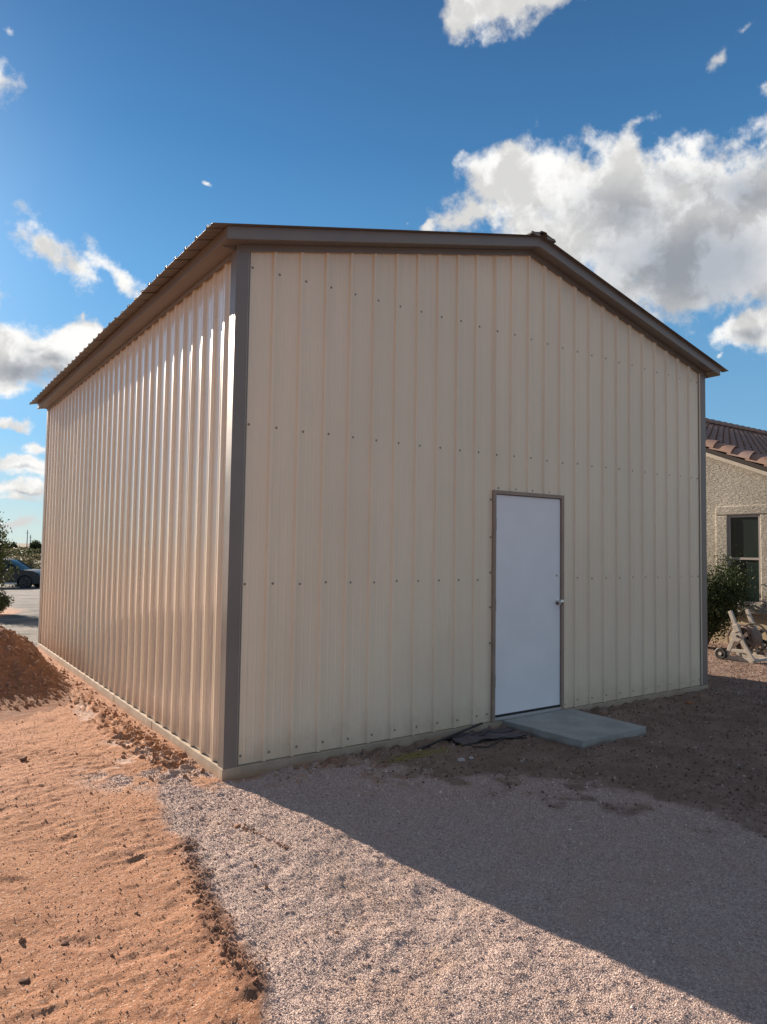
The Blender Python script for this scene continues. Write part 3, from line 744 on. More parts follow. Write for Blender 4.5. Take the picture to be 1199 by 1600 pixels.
cur = [(1.99+.0, -.02), (1.985, -.12), (1.99, -.24), (2.03, -.33), (2.20, -.30), (2.40, -.27), (2.60, -.30), (2.74, -.37)]
# crumpled liner: a thin wavy sheet with dark folded edges
lx = np.linspace(0, 1, 22); ly = np.linspace(0, 1, 12); LX, LY = np.meshgrid(lx, ly)
sx2 = 1.98+LX*.66; sy2 = -.03-LY*.27-LX*.09+.05*np.sin(LX*3.1)*LY
sz2 = ground_height(sx2, sy2)+.012+.014*np.sin(LX*9+LY*4)*LY*(1-LX)+.006*np.sin(LX*21)*(.3+LY*.4)+.004
o = link('plastic_liner', grid_mesh('plastic_liner', sx2, sy2, sz2), shd); sd_ = o.modifiers.new('thick', 'SOLIDIFY'); sd_.thickness = .003
tag(o, 'crumpled dark plastic sheet on the soil beside the landing slab', 'plastic sheet')
e1 = [(float(sx2[-1, i]), float(sy2[-1, i])-.002, float(sz2[-1, i])+.002) for i in range(22)]
mb = MB().tube(e1, .007, 6); mb.tube([(float(sx2[i, 0]), float(sy2[i, 0]), float(sz2[i, 0])+.004) for i in range(12)], .007, 6)
mb.tube([(float(sx2[5, i]), float(sy2[5, i]), float(sz2[5, i])+.006) for i in range(22)], .006, 6)
mb.build('folded_edge', blk, o, smooth=True)
tag(MB().tube([(2.03, -.36, gz(2.03, -.36)+.01), (2.14, -.43, gz(2.14, -.43)+.008), (2.30, -.385, gz(2.3, -.385)+.02), (2.42, -.33, gz(2.42, -.33)+.02), (2.62, -.41, gz(2.62, -.41)+.008)], .006, 6).build('plastic_edging', blk, smooth=True),
    'bent black plastic edging nearest to the camera in front of the crumpled sheet', 'edging')
yel = mat('yellow_twine', (.30, .25, .05), .8)
mb = MB()
for k in range(16):
    xa = 1.25+random.gauss(0, .05); ya = -.34+random.gauss(0, .025); L_ = random.uniform(.2, .8); pts = []
    for j in range(9):
        t_ = j/8; xx = xa+t_*L_; yy = ya+.07*t_*L_+.02*math.sin(t_*7+k)+.012*k*.2*t_
        pts.append((xx, yy, gz(xx, yy)+.006+.006*math.sin(t_*9+k)))
    mb.tube(pts, .0014, 4)
tag(mb.build('yellow_twine', yel), 'loose tangle of thin yellow twine on the shaded soil left of the black strip', 'twine')
def stone(name, x_, y_, s, m, label, cat, seed, flat=.6, group=None):
    bm = bmesh.new(); bmesh.ops.create_icosphere(bm, subdivisions=3, radius=1); r_ = random.Random(seed); off = Vector((r_.random()*9, r_.random()*9, r_.random()*9))
    from mathutils import noise as mn
    for v in bm.verts:
        n_ = mn.noise(v.co*1.2+off)*.38+mn.noise(v.co*3+off)*.14; v.co = v.co*(1+n_); v.co.z *= flat; v.co.x *= 1.25
    me = bpy.data.meshes.new(name); bm.to_mesh(me); bm.free()
    o = link(name, me, m, smooth=True); o.scale = (s, s, s); o.rotation_euler = (0, 0, r_.random()*6)
    o.location = (x_, y_, gz(x_, y_)+s*flat*.35)
    return tag(o, label, cat, group)
rust_s = mat('rust_brown_stone', (.30, .13, .06), .85, bump=[(60, .003, (1, 1, 1))], vary=(9, .3, (1, 1, 1)))
pale_s = mat('pale_stone', (.42, .38, .36), .85, vary=(9, .2, (1, 1, 1)))
dark_s = mat('dark_soil_clod', (.20, .10, .06), .95, vary=(9, .3, (1, 1, 1)), bump=[(90, .003, (1, 1, 1))])
stone('stone', -.29, -.90, .020, rust_s, 'small rusty brown stone lying on the sunlit pale gravel', 'stone', 1)
stone('stone', 1.70, -.60, .026, pale_s, 'pale stone in the shade before the building, left one of a pair', 'stone', 2)
stone('stone', 1.80, -.60, .020, pale_s, 'pale stone in the shade before the building, right one of a pair', 'stone', 3)
stone('stone', -1.13, 1.17, .026, dark_s, 'dark clod standing alone on the red soil left of the wall', 'clod', 4, .8)
stone('stone', -.63, -1.02, .018, dark_s, 'dark clod at the top end of the crumbled soil ridge', 'clod', 5, .8)
stone('stone', 5.20, -.36, .035, rust_s, 'reddish stone in the shade near the right end of the front wall', 'stone', 6)
stone('stone', -1.36, -1.60, .015, dark_s, 'dark clod in the nearer red soil, upper one of two by the left picture edge', 'clod', 8, .45)
stone('stone', -1.54, -1.80, .018, dark_s, 'dark clod in the nearer red soil, lower one of two by the left picture edge', 'clod', 9, .45)
twg = mat('dry_twig', (.33, .25, .17), .9)
mb = MB()
for k in range(26):
    if k < 14: xa, ya = random.uniform(.4, 7), random.uniform(-2.6, -.15)
    else: xa, ya = random.uniform(-1.4, 1.0), random.uniform(-3, -.4)
    th = random.uniform(-.9, .6); L_ = random.uniform(.03, .12)
    if 2.6 < xa < 3.8 and ya > -1: continue
    pts = [(xa+t_*L_*math.cos(th), ya+t_*L_*math.sin(th)+.01*math.sin(t_*3+k), gz(xa+t_*L_*math.cos(th), ya+t_*L_*math.sin(th))+.006) for t_ in (0, .35, .7, 1)]
    mb.tube(pts, .0016, 5, .0008)
o = mb.build('dry_twigs', twg); o['kind'] = 'stuff'

# ------------------------------------------------------------------ stucco house on the right
HX = 10.80
hz = GZ
house = thing('stucco_house', 'tan stucco house with a brown clay tile roof behind the metal building', 'house', (HX, 2, hz))
def hp(mb, name, m, bevel=0, smooth=False, parent=None):
    o = mb.build(name, m, parent or house, smooth, bevel)
    if parent is None: o.location = (-HX, -2, -hz)
    return o
def stucco_mat():
    m = bpy.data.materials.new('rough_stucco'); m.use_nodes = True; t = NT(m.node_tree); b = t.n['Principled BSDF']
    P = t.node('ShaderNodeTexCoord').outputs['Object']
    a = t.noise(t.scale_vec(P, (1, 1, 2.6)), 13, 6, .68, .5); f_ = t.noise(P, 80, 4, .65)
    h = t.math('ADD', t.math('MULTIPLY', t.smooth(a, .40, .58), .012), t.math('MULTIPLY', f_, .003))
    bn = t.node('ShaderNodeBump'); bn.inputs['Distance'].default_value = 1; t.l.new(h, bn.inputs['Height']); t.l.new(bn.outputs[0], b.inputs['Normal'])
    c = t.mix(t.smooth(t.noise(P, 1.1, 4), .3, .7), (.42, .385, .315), (.51, .465, .385))
    t.l.new(c, b.inputs['Base Color']); b.inputs['Roughness'].default_value = .95; b.inputs['Specular IOR Level'].default_value = .15
    return m
stucco = stucco_mat()
tan = mat('tan_painted_stem', (.46, .37, .24), .9, vary=(4, .12, (1, 1, 1)))
RS = .4119; RY, RZ = 7.6, 5.60         # slope, ridge line at RY, height of the deck there
def deck(y_): return RZ-RS*abs(y_-RY)
y_lo, y_hi = .95, 14.2
wy0, wy1, wz0, wz1 = 1.695, 2.285, .685, 2.290
# gable wall with a window opening: split in polygons round the hole
T = .25
def wallpoly(mb, pts): mb.prism([(HX, a, b) for a, b in pts], (T, 0, 0))
mb = MB(); ZB = .42
wallpoly(mb, [(y_lo, ZB), (wy0, ZB), (wy0, deck(wy0)-.10), (y_lo, deck(y_lo)-.10)])
wallpoly(mb, [(wy1, ZB), (RY, ZB), (RY, deck(RY)-.10), (wy1, deck(wy1)-.10)])
wallpoly(mb, [(RY, ZB), (y_hi, ZB), (y_hi, deck(y_hi)-.10), (RY, deck(RY)-.10)])
wallpoly(mb, [(wy0, ZB), (wy1, ZB), (wy1, wz0), (wy0, wz0)]); wallpoly(mb, [(wy0, wz1), (wy1, wz1), (wy1, deck(wy1)-.10), (wy0, deck(wy0)-.10)])
mb.box(HX+T, 26, y_lo, y_lo+T, ZB, deck(y_lo)-.1); mb.box(HX+T, 26, y_hi-T, y_hi, ZB, deck(y_lo)-.1)
hp(mb, 'wall', stucco)
hp(MB().box(HX+.03, 26, y_lo+.03, y_hi-.03, hz-.3, ZB-.001), 'stem_wall', tan, bevel=.004)
# raised stucco band round the window
B0, B1, BZ0, BZ1 = 1.44, 2.53, .50, 2.47
mb = MB(); px_ = .055
for (a, b, c_, d_) in ((B0, B1, wz1+.002, BZ1), (B0, B1, BZ0, wz0-.002), (B0, wy0-.002, wz0-.002, wz1+.002), (wy1+.002, B1, wz0-.002, wz1+.002)):
    mb.box(HX-px_, HX-.001, a, b, c_, d_)
hp(mb, 'window_surround', stucco, bevel=.022)
wf = mat('taupe_window_frame', (.36, .32, .29), .5)
glass = bpy.data.materials.new('window_glass'); glass.use_nodes = True
gb = glass.node_tree.nodes['Principled BSDF']; gb.inputs['Base Color'].default_value = (.022, .034, .030, 1); gb.inputs['Roughness'].default_value = .04; gb.inputs['Specular IOR Level'].default_value = .6
win = MB(); fx0, fx1 = HX-.03, HX+.05; ww = .035
for (a, b, c_, d_) in ((wy0, wy1, wz1-ww, wz1), (wy0, wy1, wz0, wz0+ww), (wy0, wy0+ww, wz0+ww, wz1-ww), (wy1-ww, wy1, wz0+ww, wz1-ww)): win.box(fx0, fx1, a, b, c_, d_)
win = hp(win, 'window', wf)
MB().box(fx0+.012, fx1-.01, wy0+ww, wy1-ww, 1.475, 1.515).build('meeting_rail', wf, win)
MB().box(fx0+.03, fx0+.036, wy0+ww, wy1-ww, wz0+ww, 1.475).build('pane', glass, win)
MB().box(fx0+.022, fx0+.028, wy0+ww, wy1-ww, 1.515, wz1-ww).build('pane', glass, win)
# roof deck, rake board, tiles
ro = .10
wood = mat('pale_fascia_board', (.52, .45, .35), .7, vary=(6, .1, (1, 1, 1)))
deckm = mat('dark_underlay', (.05, .04, .035), .9)
tilem = mat('clay_roof_tile', (.275, .175, .138), .8, vary=(7, .22, (1, 1, 1)), bump=[(40, .002, (1, 1, 1))], coords='Object')
tilem2 = mat('clay_roof_tile_greyer', (.27, .18, .15), .8, vary=(7, .22, (1, 1, 1)), bump=[(40, .002, (1, 1, 1))])
tilem3 = mat('clay_roof_tile_redder', (.29, .175, .13), .8, vary=(7, .22, (1, 1, 1)), bump=[(40, .002, (1, 1, 1))])
ye = .45
nrm = np.array([0, -RS, 1.0])/math.hypot(1, RS); slp = np.array([0, 1, RS])/math.hypot(1, RS)
mb = MB()
for sgn in (-1, 1):
    ya, yb = (RY, ye) if sgn < 0 else (RY, 2*RY-ye)
    mb.prism([(HX-ro+.02, ya, deck(ya)-.02), (HX-ro+.02, yb, deck(yb)-.02), (HX-ro+.02, yb, deck(yb)-.10+.0), (HX-ro+.02, ya, deck(ya)-.10)], (15.4, 0, 0))
hp(mb, 'roof_deck', deckm)
mb = MB()
for sgn in (-1, 1):
    ya, yb = (RY, ye) if sgn < 0 else (RY, 2*RY-ye)
    mb.prism([(HX-ro, ya, deck(ya)+.025), (HX-ro, yb, deck(yb)+.025), (HX-ro, yb, deck(yb)-.115), (HX-ro, ya, deck(ya)-.115)], (.018, 0, 0))
hp(mb, 'rake_board', deckm)
mb = MB()
mb.prism([(HX-ro-.022, RY, deck(RY)-.058), (HX-ro-.022, ye, deck(ye)-.058), (HX-ro-.022, ye, deck(ye)-.125), (HX-ro-.022, RY, deck(RY)-.125)], (.021, 0, 0))
hp(mb, 'rake_trim', wood)
# barrel tile: half tapered cylinder lying along +y(up slope), lower end a little larger
def tile_mesh(name, w0, w1, L_, hgt, m, pan=False):
    n = 10; vs = []; 
    for (yy, ww_, lift) in ((0, w0, .042), (L_, w1, .0)):
        for th_ in (0, .014):
            for i in range(n+1):
                t_ = math.pi*i/n; vs.append((-math.cos(t_)*(ww_-th_), yy, math.sin(t_)*(hgt-th_)+lift))
    k = n+1; fs = []
    for i in range(n):
        fs += [(i, i+1, 2*k+i+1, 2*k+i), (k+i+1, k+i, 3*k+i, 3*k+i+1), (i+1, i, k+i, k+i+1), (2*k+i, 2*k+i+1, 3*k+i+1, 3*k+i)]
    mb = MB().add(vs, fs)
    if pan:
        mb.add([(w0, 0, .022), (w0+.06, 0, .008), (w0+.14, 0, .008), (w0, L_, -.004), (w0+.06, L_, -.014), (w0+.14, L_, -.014)], [(0, 1, 4, 3), (1, 2, 5, 4)])
        mb.add([(w0, 0, .012), (w0+.06, 0, -.004), (w0+.14, 0, -.004), (w0, 0, .022), (w0+.06, 0, .008), (w0+.14, 0, .008)], [(0, 1, 4, 3), (1, 2, 5, 4)])
    me = mb.mesh(name); me.materials.append(m); return me
tms = [tile_mesh('roof_tile_%d' % i, .092, .080, .42, .098, m_, True) for i, m_ in enumerate((tilem, tilem2, tilem3))]
rms = [tile_mesh('rake_tile_%d' % i, .128, .100, .46, .140, m_) for i, m_ in enumerate((tilem, tilem2, tilem3))]
pit = math.atan(RS)
def place_tile(me, name, x_, y_, z_, yaw=0, roll=0, p=pit):
    o = bpy.data.objects.new(name, me); col.objects.link(o); o.parent = house
    o.matrix_local = Matrix.Translation((x_-HX, y_-2, z_-hz)) @ Matrix.Rotation(yaw, 4, 'Z') @ Matrix.Rotation(p, 4, 'X') @ Matrix.Rotation(roll, 4, 'Y')
    return o
cE = .345*math.cos(pit)
nco = int((RY-ye)/cE)
# courses that show (one object each), the rest of the roof is joined
seen = []
for j in range(nco+1):
    for i in range(46):
        yy = ye-.03+j*cE; xx = HX-ro+.20+i*.285
        d_ = np.array([xx, yy, deck(yy)+.05])-CAM; zc = d_@cf; u_ = 599.5+FPX*(d_@cr)/zc
        seen.append((math.hypot(d_[0], d_[1]) if 1085 < u_ < 1225 else 1e3+i+j*.01, xx, yy))
seen.sort()
restv = MB()
for k, (q, xx, yy) in enumerate(seen):
    zz_ = deck(yy)+.0
    if k < 215:
        place_tile(random.choice(tms), 'roof_tile', xx+random.uniform(-.004, .004), yy+random.uniform(-.006, .006), zz_-.005, 0, random.uniform(-.02, .02))
    else:
        me = tms[k % 3]; c_, s_ = math.cos(pit), math.sin(pit)
        vs = [(xx+v.co.x, yy+v.co.y*c_-v.co.z*s_, zz_-.005+v.co.y*s_+v.co.z*c_) for v in me.vertices]
        restv.add(vs, [tuple(p_.vertices) for p_ in me.polygons])
me = bpy.data.meshes.new('roof_tile_field'); me.from_pydata(restv.v, [], restv.f)
o = link('roof_tile_field', me, tilem, house); o.location = (-HX, -2, -hz); o['kind'] = 'stuff'
rE = .37*math.cos(pit)
for j in range(int((RY-ye)/rE)+1):
    yy = ye-.02+j*rE+.02
    place_tile(random.choice(rms), 'rake_tile', HX-ro+.055, yy, deck(yy)+.045, random.uniform(-.02, .02), -.10)
for i in range(42):
    place_tile(random.choice(rms), 'ridge_tile', HX-ro+.1+(i+1)*.36, RY, RZ+.10, R(90)+random.uniform(-.02, .02), 0, .02)

# ------------------------------------------------------------------ foliage
def leaf_mat(name, c1, c2, c3):
    m = bpy.data.materials.new(name); m.use_nodes = True; t = NT(m.node_tree); b = t.n['Principled BSDF']
    a = t.node('ShaderNodeAttribute', attribute_name='tone').outputs['Fac']
    c = t.mix(t.smooth(a, 0, .6), c1, c2); c = t.mix(t.smooth(a, .75, 1.0), c, c3)
    t.l.new(c, b.inputs['Base Color']); b.inputs['Roughness'].default_value = .6; b.inputs['Specular IOR Level'].default_value = .22
    tr = t.node('ShaderNodeBsdfTranslucent'); t.l.new(c, tr.inputs[0]); mx = t.node('ShaderNodeMixShader'); mx.inputs[0].default_value = .25
    t.l.new(b.outputs[0], mx.inputs[1]); t.l.new(tr.outputs[0], mx.inputs[2]); t.l.new(mx.outputs[0], t.n['Material Output'].inputs['Surface'])
    return m
bark = mat('bark', (.10, .075, .055), .9, bump=[(40, .003, (1, 1, .3))])
def shrub(name, label, cat, loc, h, rad, nbr, nleaf, leaf, m, lm='blob', seed=1, group=None, spread=.10, zmin=.0):
    r_ = np.random.default_rng(seed); root = thing(name, label, cat, loc, 0, group)
    st_ = MB(); tips = []
    for k in range(nbr):
        a = r_.uniform(0, 2*math.pi); q = r_.uniform(.15, 1)**.6; end = np.array([math.cos(a)*rad*q, math.sin(a)*rad*q, h*(1-.45*q*q)*r_.uniform(.72, 1.0)])
        mid = end*.5+np.array([0, 0, h*.06])+r_.normal(0, .05*rad, 3); start = np.array([math.cos(a)*.05*rad, math.sin(a)*.05*rad, -.05])
        ts = np.linspace(0, 1, 7); pts = [(1-t_)**2*start+2*t_*(1-t_)*mid+t_*t_*end for t_ in ts]
        st_.tube(pts, .010*h+.004, 5, .002); tips.append(pts)
    st_.build('stem', bark, root)
    n = nleaf; b_ = r_.integers(0, nbr, n); t_ = r_.uniform(.18 if zmin == 0 else zmin, 1.0, n)**.75
    P = np.array([np.array([np.interp(tt*6, range(7), [p[i] for p in tips[bb]]) for i in range(3)]) for bb, tt in zip(b_, t_)])
    P += r_.normal(0, spread*rad*1.3, (n, 3)); P[:, 2] = np.clip(P[:, 2], .03, None)
    ax = r_.normal(0, 1, (n, 3)); ax[:, 2] = np.abs(ax[:, 2])+.2; ax /= np.linalg.norm(ax, axis=1)[:, None]
    sd = np.cross(ax, r_.normal(0, 1, (n, 3))); sd /= np.linalg.norm(sd, axis=1)[:, None]; s_ = (leaf*r_.uniform(.6, 1.3, n))[:, None]
    V = np.stack([P, P+ax*s_*.5+sd*s_*.28, P+ax*s_, P+ax*s_*.5-sd*s_*.28], 1).reshape(-1, 3)
    me = bpy.data.meshes.new(name+'_foliage'); idx = np.arange(4*n, dtype=np.int32)
    me.vertices.add(4*n); me.vertices.foreach_set('co', V.ravel()); me.loops.add(4*n); me.loops.foreach_set('vertex_index', idx)
    me.polygons.add(n); me.polygons.foreach_set('loop_start', np.arange(0, 4*n, 4, dtype=np.int32)); me.update(calc_edges=True)
    tn = me.attributes.new('tone', 'FLOAT', 'POINT'); tn.data.foreach_set('value', np.repeat(np.clip(r_.random(n)*.7+.3*(_h(b_, b_*3, seed)), 0, 1), 4).astype(np.float32))
    link('foliage', me, m, root)
    return root
def copy_tree(o, parent=None):
    c = o.copy(); col.objects.link(c); c.parent = parent
    for ch in list(o.children): copy_tree(ch, c)
    return c
lf_dark = leaf_mat('dark_leaves', (.030, .045, .016), (.050, .070, .026), (.11, .12, .05))
lf_oliv = leaf_mat('olive_leaves', (.045, .060, .022), (.080, .095, .040), (.12, .125, .055))
lf_sage = leaf_mat('sage_leaves', (.085, .080, .045), (.15, .135, .075), (.24, .20, .11))
shrub('leafy_bush', 'dense dark green bush against the stucco wall left of its window', 'bush', (9.90, 2.30, GZ), 1.76, .92, 60, 24000, .045, lf_dark, seed=3, spread=.10)
shrub('desert_shrub', 'tall feathery green shrub at the left edge before the parked car', 'shrub', (-.02, 16.3, base_height(np.array(0.), np.array(16.3))), 2.75, .72, 44, 16000, .07, lf_oliv, seed=5, spread=.12)
shrub('desert_shrub', 'low green shrub at the foot of the tall feathery shrub', 'shrub', (.20, 15.6, base_height(np.array(0.), np.array(15.6))), .62, .40, 20, 4000, .05, lf_oliv, seed=6)
shrub('desert_shrub', 'pale yellowish green shrub behind the parked car', 'shrub', (4.6, 44.0, -1.1), 2.2, 1.5, 20, 3500, .13, lf_sage, seed=8)
# brush of the open desert behind: three kinds, copied
protos = []
far_labels = ['rounded olive desert bush far beyond the parked car', 'pale dry desert bush far beyond the parked car', 'dark low desert bush far beyond the parked car']
fm = [lf_oliv, lf_sage, lf_dark]
for k in range(3): protos.append(shrub('desert_bush', far_labels[k], 'bush', (0, 0, -50), 2.2, 1.6, 16, 1600, .26, fm[k], seed=20+k, group='%s bushes of the open desert' % ('olive', 'pale', 'dark')[k]))
used = [False]*3; rr = random.Random(5)
for i in range(90):
    dd = 62+i*2.4+rr.uniform(-4, 4); az = rr.uniform(-.022, .078)+.025   # bearing from the camera
    dirv = raydir(rr.uniform(-40, 110), 860); dirv = dirv/np.hypot(dirv[0], dirv[1])
    x_, y_ = CAM[0]+dirv[0]*dd, CAM[1]+dirv[1]*dd; k = rr.choice([0, 1, 1, 2, 0])
    o = protos[k] if not used[k] else copy_tree(protos[k]); used[k] = True
    z_ = float(base_height(np.array(x_), np.array(y_)))
    s_ = rr.uniform(.40, .85)*(1.15 if dd > 110 else .8); o.location = (x_, y_, z_-.05); o.scale = (s_*1.3, s_*1.3, s_*.85); o.rotation_euler = (0, 0, rr.uniform(0, 6))
tre = None
for (u_, dd, hh) in ((56, 175, 3.3), (17, 190, 3.2), (63, 210, 2.0)):
    dirv = raydir(u_, 850); dirv = dirv/np.hypot(dirv[0], dirv[1]); x_, y_ = CAM[0]+dirv[0]*dd, CAM[1]+dirv[1]*dd
    lab = {56: 'dark rounded tree on the horizon just left of the building', 17: 'dark tree on the horizon above the car roof left end', 63: 'dark tree on the horizon touching the building edge'}[u_]
    shrub('desert_tree', lab, 'tree', (x_, y_, float(base_height(np.array(x_), np.array(y_)))), hh, 1.7, 16, 2600, .30, lf_dark, seed=int(u_), zmin=.5)
pole_m = mat('weathered_pole', (.06, .05, .045), .9)
for (u_, dd, hh, lab) in ((42.5, 230, 6.6, 'taller thin pole on the far desert horizon'), (47.5, 230, 5.2, 'shorter thin pole right of the taller one on the horizon')):
    dirv = raydir(u_, 850); dirv = dirv/np.hypot(dirv[0], dirv[1]); x_, y_ = CAM[0]+dirv[0]*dd, CAM[1]+dirv[1]*dd
    mb = MB().tube([(0, 0, -.3), (0, 0, hh*.6), (0, 0, hh)], .13, 8, .09); mb.tube([(-.5, .0, hh*.86), (.5, 0, hh*.86)], .05, 6)
    o = mb.build('utility_pole', pole_m, smooth=True); o.location = (x_, y_, float(base_height(np.array(x_), np.array(y_)))); tag(o, lab, 'pole')
# orange mulch bed at the shrub's foot
bx_, by_ = np.meshgrid(np.arange(-3.0, 1.5, .05), np.arange(13.2, 19.5, .05))
bh = np.exp(-(((bx_+.5)/1.25)**2+((by_-17.4)/1.7)**2)*1.6)
bz = base_height(bx_, by_)-.10+.38*bh*(.8+.4*fbm(bx_, by_, 3, 4, 70))+.05*(fbm(bx_, by_, 12, 3, 71)-.5)
bed = link('soil_bed', grid_mesh('soil_bed', bx_, by_, bz), mat('orange_soil', (.42, .20, .10), .95, vary=(6, .25, (1, 1, 1)), bump=[(30, .02, (1, 1, 1))]))
bed['kind'] = 'structure'

# ------------------------------------------------------------------ parked car
carp = mat('dark_grey_blue_car_paint', (.014, .024, .030), .42, metal=.0, coat=.12)
cglass = bpy.data.materials.new('car_glass'); cglass.use_nodes = True
gb = cglass.node_tree.nodes['Principled BSDF']; gb.inputs['Base Color'].default_value = (.02, .035, .04, 1); gb.inputs['Roughness'].default_value = .16; gb.inputs['Specular IOR Level'].default_value = .12
fwd = np.array([.84, -.55]); fwd /= np.linalg.norm(fwd)
ang = math.atan2(fwd[1], fwd[0])
rightv = np.array([fwd[1], -fwd[0]])     # right-hand side of the car
wheel_w = np.array([4.30, 39.2])
axle_x, halfw = 1.38, .80
centre = wheel_w - fwd*axle_x - rightv*halfw
zc_ = float(base_height(np.array(centre[0]), np.array(centre[1])))
car = thing('parked_car', 'dark grey blue crossover car parked on the grey gravel drive', 'car', (centre[0], centre[1], zc_), ang)
def loft(secs):
    n = len(secs[0]); vs = [p for s_ in secs for p in s_]
    fs = [(i*n+j, i*n+(j+1) % n, (i+1)*n+(j+1) % n, (i+1)*n+j) for i in range(len(secs)-1) for j in range(n)]
    fs += [tuple(range(n))[::-1], tuple((len(secs)-1)*n+j for j in range(n))]
    return MB().add(vs, fs)
def sec(x_, wl, wb, zl, zs, zt, wt):     # lower width, belt width, sill height, shoulder height, top, top width
    h_ = [(wl*.9, zl), (wl, zl+.08), (wb, (zl+zs)/2), (wb*.99, zs-.05), (wt+.04, zs+(zt-zs)*.5), (wt, zt-.02), (wt*.5, zt), ]
    return [(x_, -a, b) for a, b in h_]+[(x_, a, b) for a, b in h_[::-1]]
# lower body with real wheel arches: profile in side view, swept across with slight tumblehome
def side_outline():
    o_ = [(-2.22, .42), (-2.25, .75), (-2.20, 1.02), (-2.08, 1.10), (-1.2, 1.06), (0, 1.06), (.80, 1.07), (1.25, 1.06), (1.80, 1.01), (2.12, .88), (2.22, .66), (2.24, .45), (2.16, .30)]
    def arch(cx__, a0, a1): return [(cx__+.42*math.cos(t_), .36+.42*math.sin(t_)) for t_ in np.linspace(a0, a1, 9)]
    o_ += [(1.80, .27)] + arch(1.38, -.2, math.pi+.2) + [(.9, .25), (-.9, .25)] + arch(-1.36, -.2, math.pi+.2) + [(-1.85, .30)]
    return o_
so_ = side_outline(); n = len(so_); vs = []
for yy, sc in ((-.90, .955), (-.925, .985), (-.86, 1.0), (.86, 1.0), (.925, .985), (.90, .955)):
    for (a, b) in so_: vs.append((a*(1 if abs(yy) > 5 else (1-(abs(yy) > .8)*.012)), yy*(1-.06*max(0, (abs(a)-1.6))), .55+(b-.55)*sc))
mb = MB().add(vs, [(i*n+j, i*n+(j+1) % n, (i+1)*n+(j+1) % n, (i+1)*n+j) for i in range(5) for j in range(n)]+[tuple(range(n))[::-1], tuple(5*n+j for j in range(n))])
body = mb.build('body', carp, car); autosmooth(body, 30)
gh = [(-2.02, 1.06, .66, 1.12), (-1.75, 1.06, .70, 1.50), (-1.1, 1.05, .70, 1.62), (-.2, 1.03, .69, 1.655), (.25, 1.05, .68, 1.60), (.58, 1.05, .67, 1.36), (.98, 1.04, .70, 1.08)]
secs = []
for (x_, zb_, wt, zt) in gh:
    wb_ = .83; f_ = min(1, (zt-zb_)/.5); w_ = wb_-(wb_-wt*.86)*f_
    secs.append([(x_, -wb_, zb_-.04), (x_, -(wb_+w_)/2, (zb_+zt)/2), (x_, -w_, zt-.03), (x_, -w_*.6, zt), (x_, w_*.6, zt), (x_, w_, zt-.03), (x_, (wb_+w_)/2, (zb_+zt)/2), (x_, wb_, zb_-.04)])
cab = loft(secs).build('cabin', cglass, car); autosmooth(cab, 30)
roof_s = [[(x_, -w_, z_), (x_, -w_*.5, z_+.028), (x_, w_*.5, z_+.028), (x_, w_, z_), (x_, w_*.97, z_-.03), (x_, -w_*.97, z_-.03)] for x_, w_, z_ in ((-1.80, .60, 1.485), (-1.1, .615, 1.60), (-.2, .61, 1.635), (.22, .60, 1.595))]
rf = loft(roof_s).build('roof', carp, car, smooth=True); autosmooth(rf)
for s_ in (-1, 1):
    mb = MB().tube([(.20, s_*.60, 1.60), (.60, s_*.685, 1.34), (.98, s_*.80, 1.07)], .035, 6)
    mb.tube([(-.35, s_*.615, 1.60), (-.32, s_*.83, 1.03)], .035, 6); mb.tube([(-1.75, s_*.60, 1.49), (-2.05, s_*.80, 1.06)], .07, 6)
    mb.build('pillar', carp, car, smooth=True)
    MB().tube([(-1.5, s_*.585, 1.63), (-.1, s_*.585, 1.665)], .018, 6).build('roof_rail', alu, car)
    mb = MB().lathe([(0, .05), (.03, .10), (.12, .10), (.20, .075), (.23, .03)], (.62, s_*1.00, 1.08), (-1, 0, 0), 12); mb.tube([(.62, s_*.84, 1.04), (.58, s_*.98, 1.06)], .03, 6)
    mb.build('wing_mirror', carp, car, smooth=True)
    MB().prism([(1.90, s_*.80, .72), (2.20, s_*.62, .68), (2.20, s_*.60, .78), (1.88, s_*.81, .83)], (0, s_*.075, 0)).build('headlight', mat('headlight_%d' % s_, (.6, .62, .65), .1, spec=.9), car)
    MB().box(-.95, .95, min(s_*.88, s_*.935), max(s_*.88, s_*.935), .24, .34).build('side_skirt', alu if s_ < 0 else rubber, car)
    MB().box(-.25, -.08, min(s_*.90, s_*.945), max(s_*.90, s_*.945), .86, .89).build('door_handle', alu, car)
MB().box(2.16, 2.235, -.45, .45, .48, .64).build('grille', rubber, car)
whr = mat('dark_wheel_rim', (.12, .12, .125), .3, metal=.8)
for wx in (axle_x, -1.36):
    for s_ in (-1, 1):
        wm = MB().lathe([(-.11, .25), (-.115, .33), (-.09, .365), (.09, .365), (.115, .33), (.11, .25)], (wx, s_*.80, .365), (0, 1, 0), 28).build('wheel', rubber, car, smooth=True); autosmooth(wm, 40)
        mb = MB().lathe([(0, .05), (.03, .045)], (wx, s_*.915, .365), (0, s_, 0), 12)
        for k in range(5):
            a = 2*math.pi*k/5; mb.tube([(wx, s_*.918, .365), (wx+.24*math.cos(a), s_*.912, .365+.24*math.sin(a))], .026, 5)
        mb.torus((wx, s_*.905, .365), (0, 1, 0), .245, .018, 28, 6); mb.build('rim', whr, wm, smooth=True)

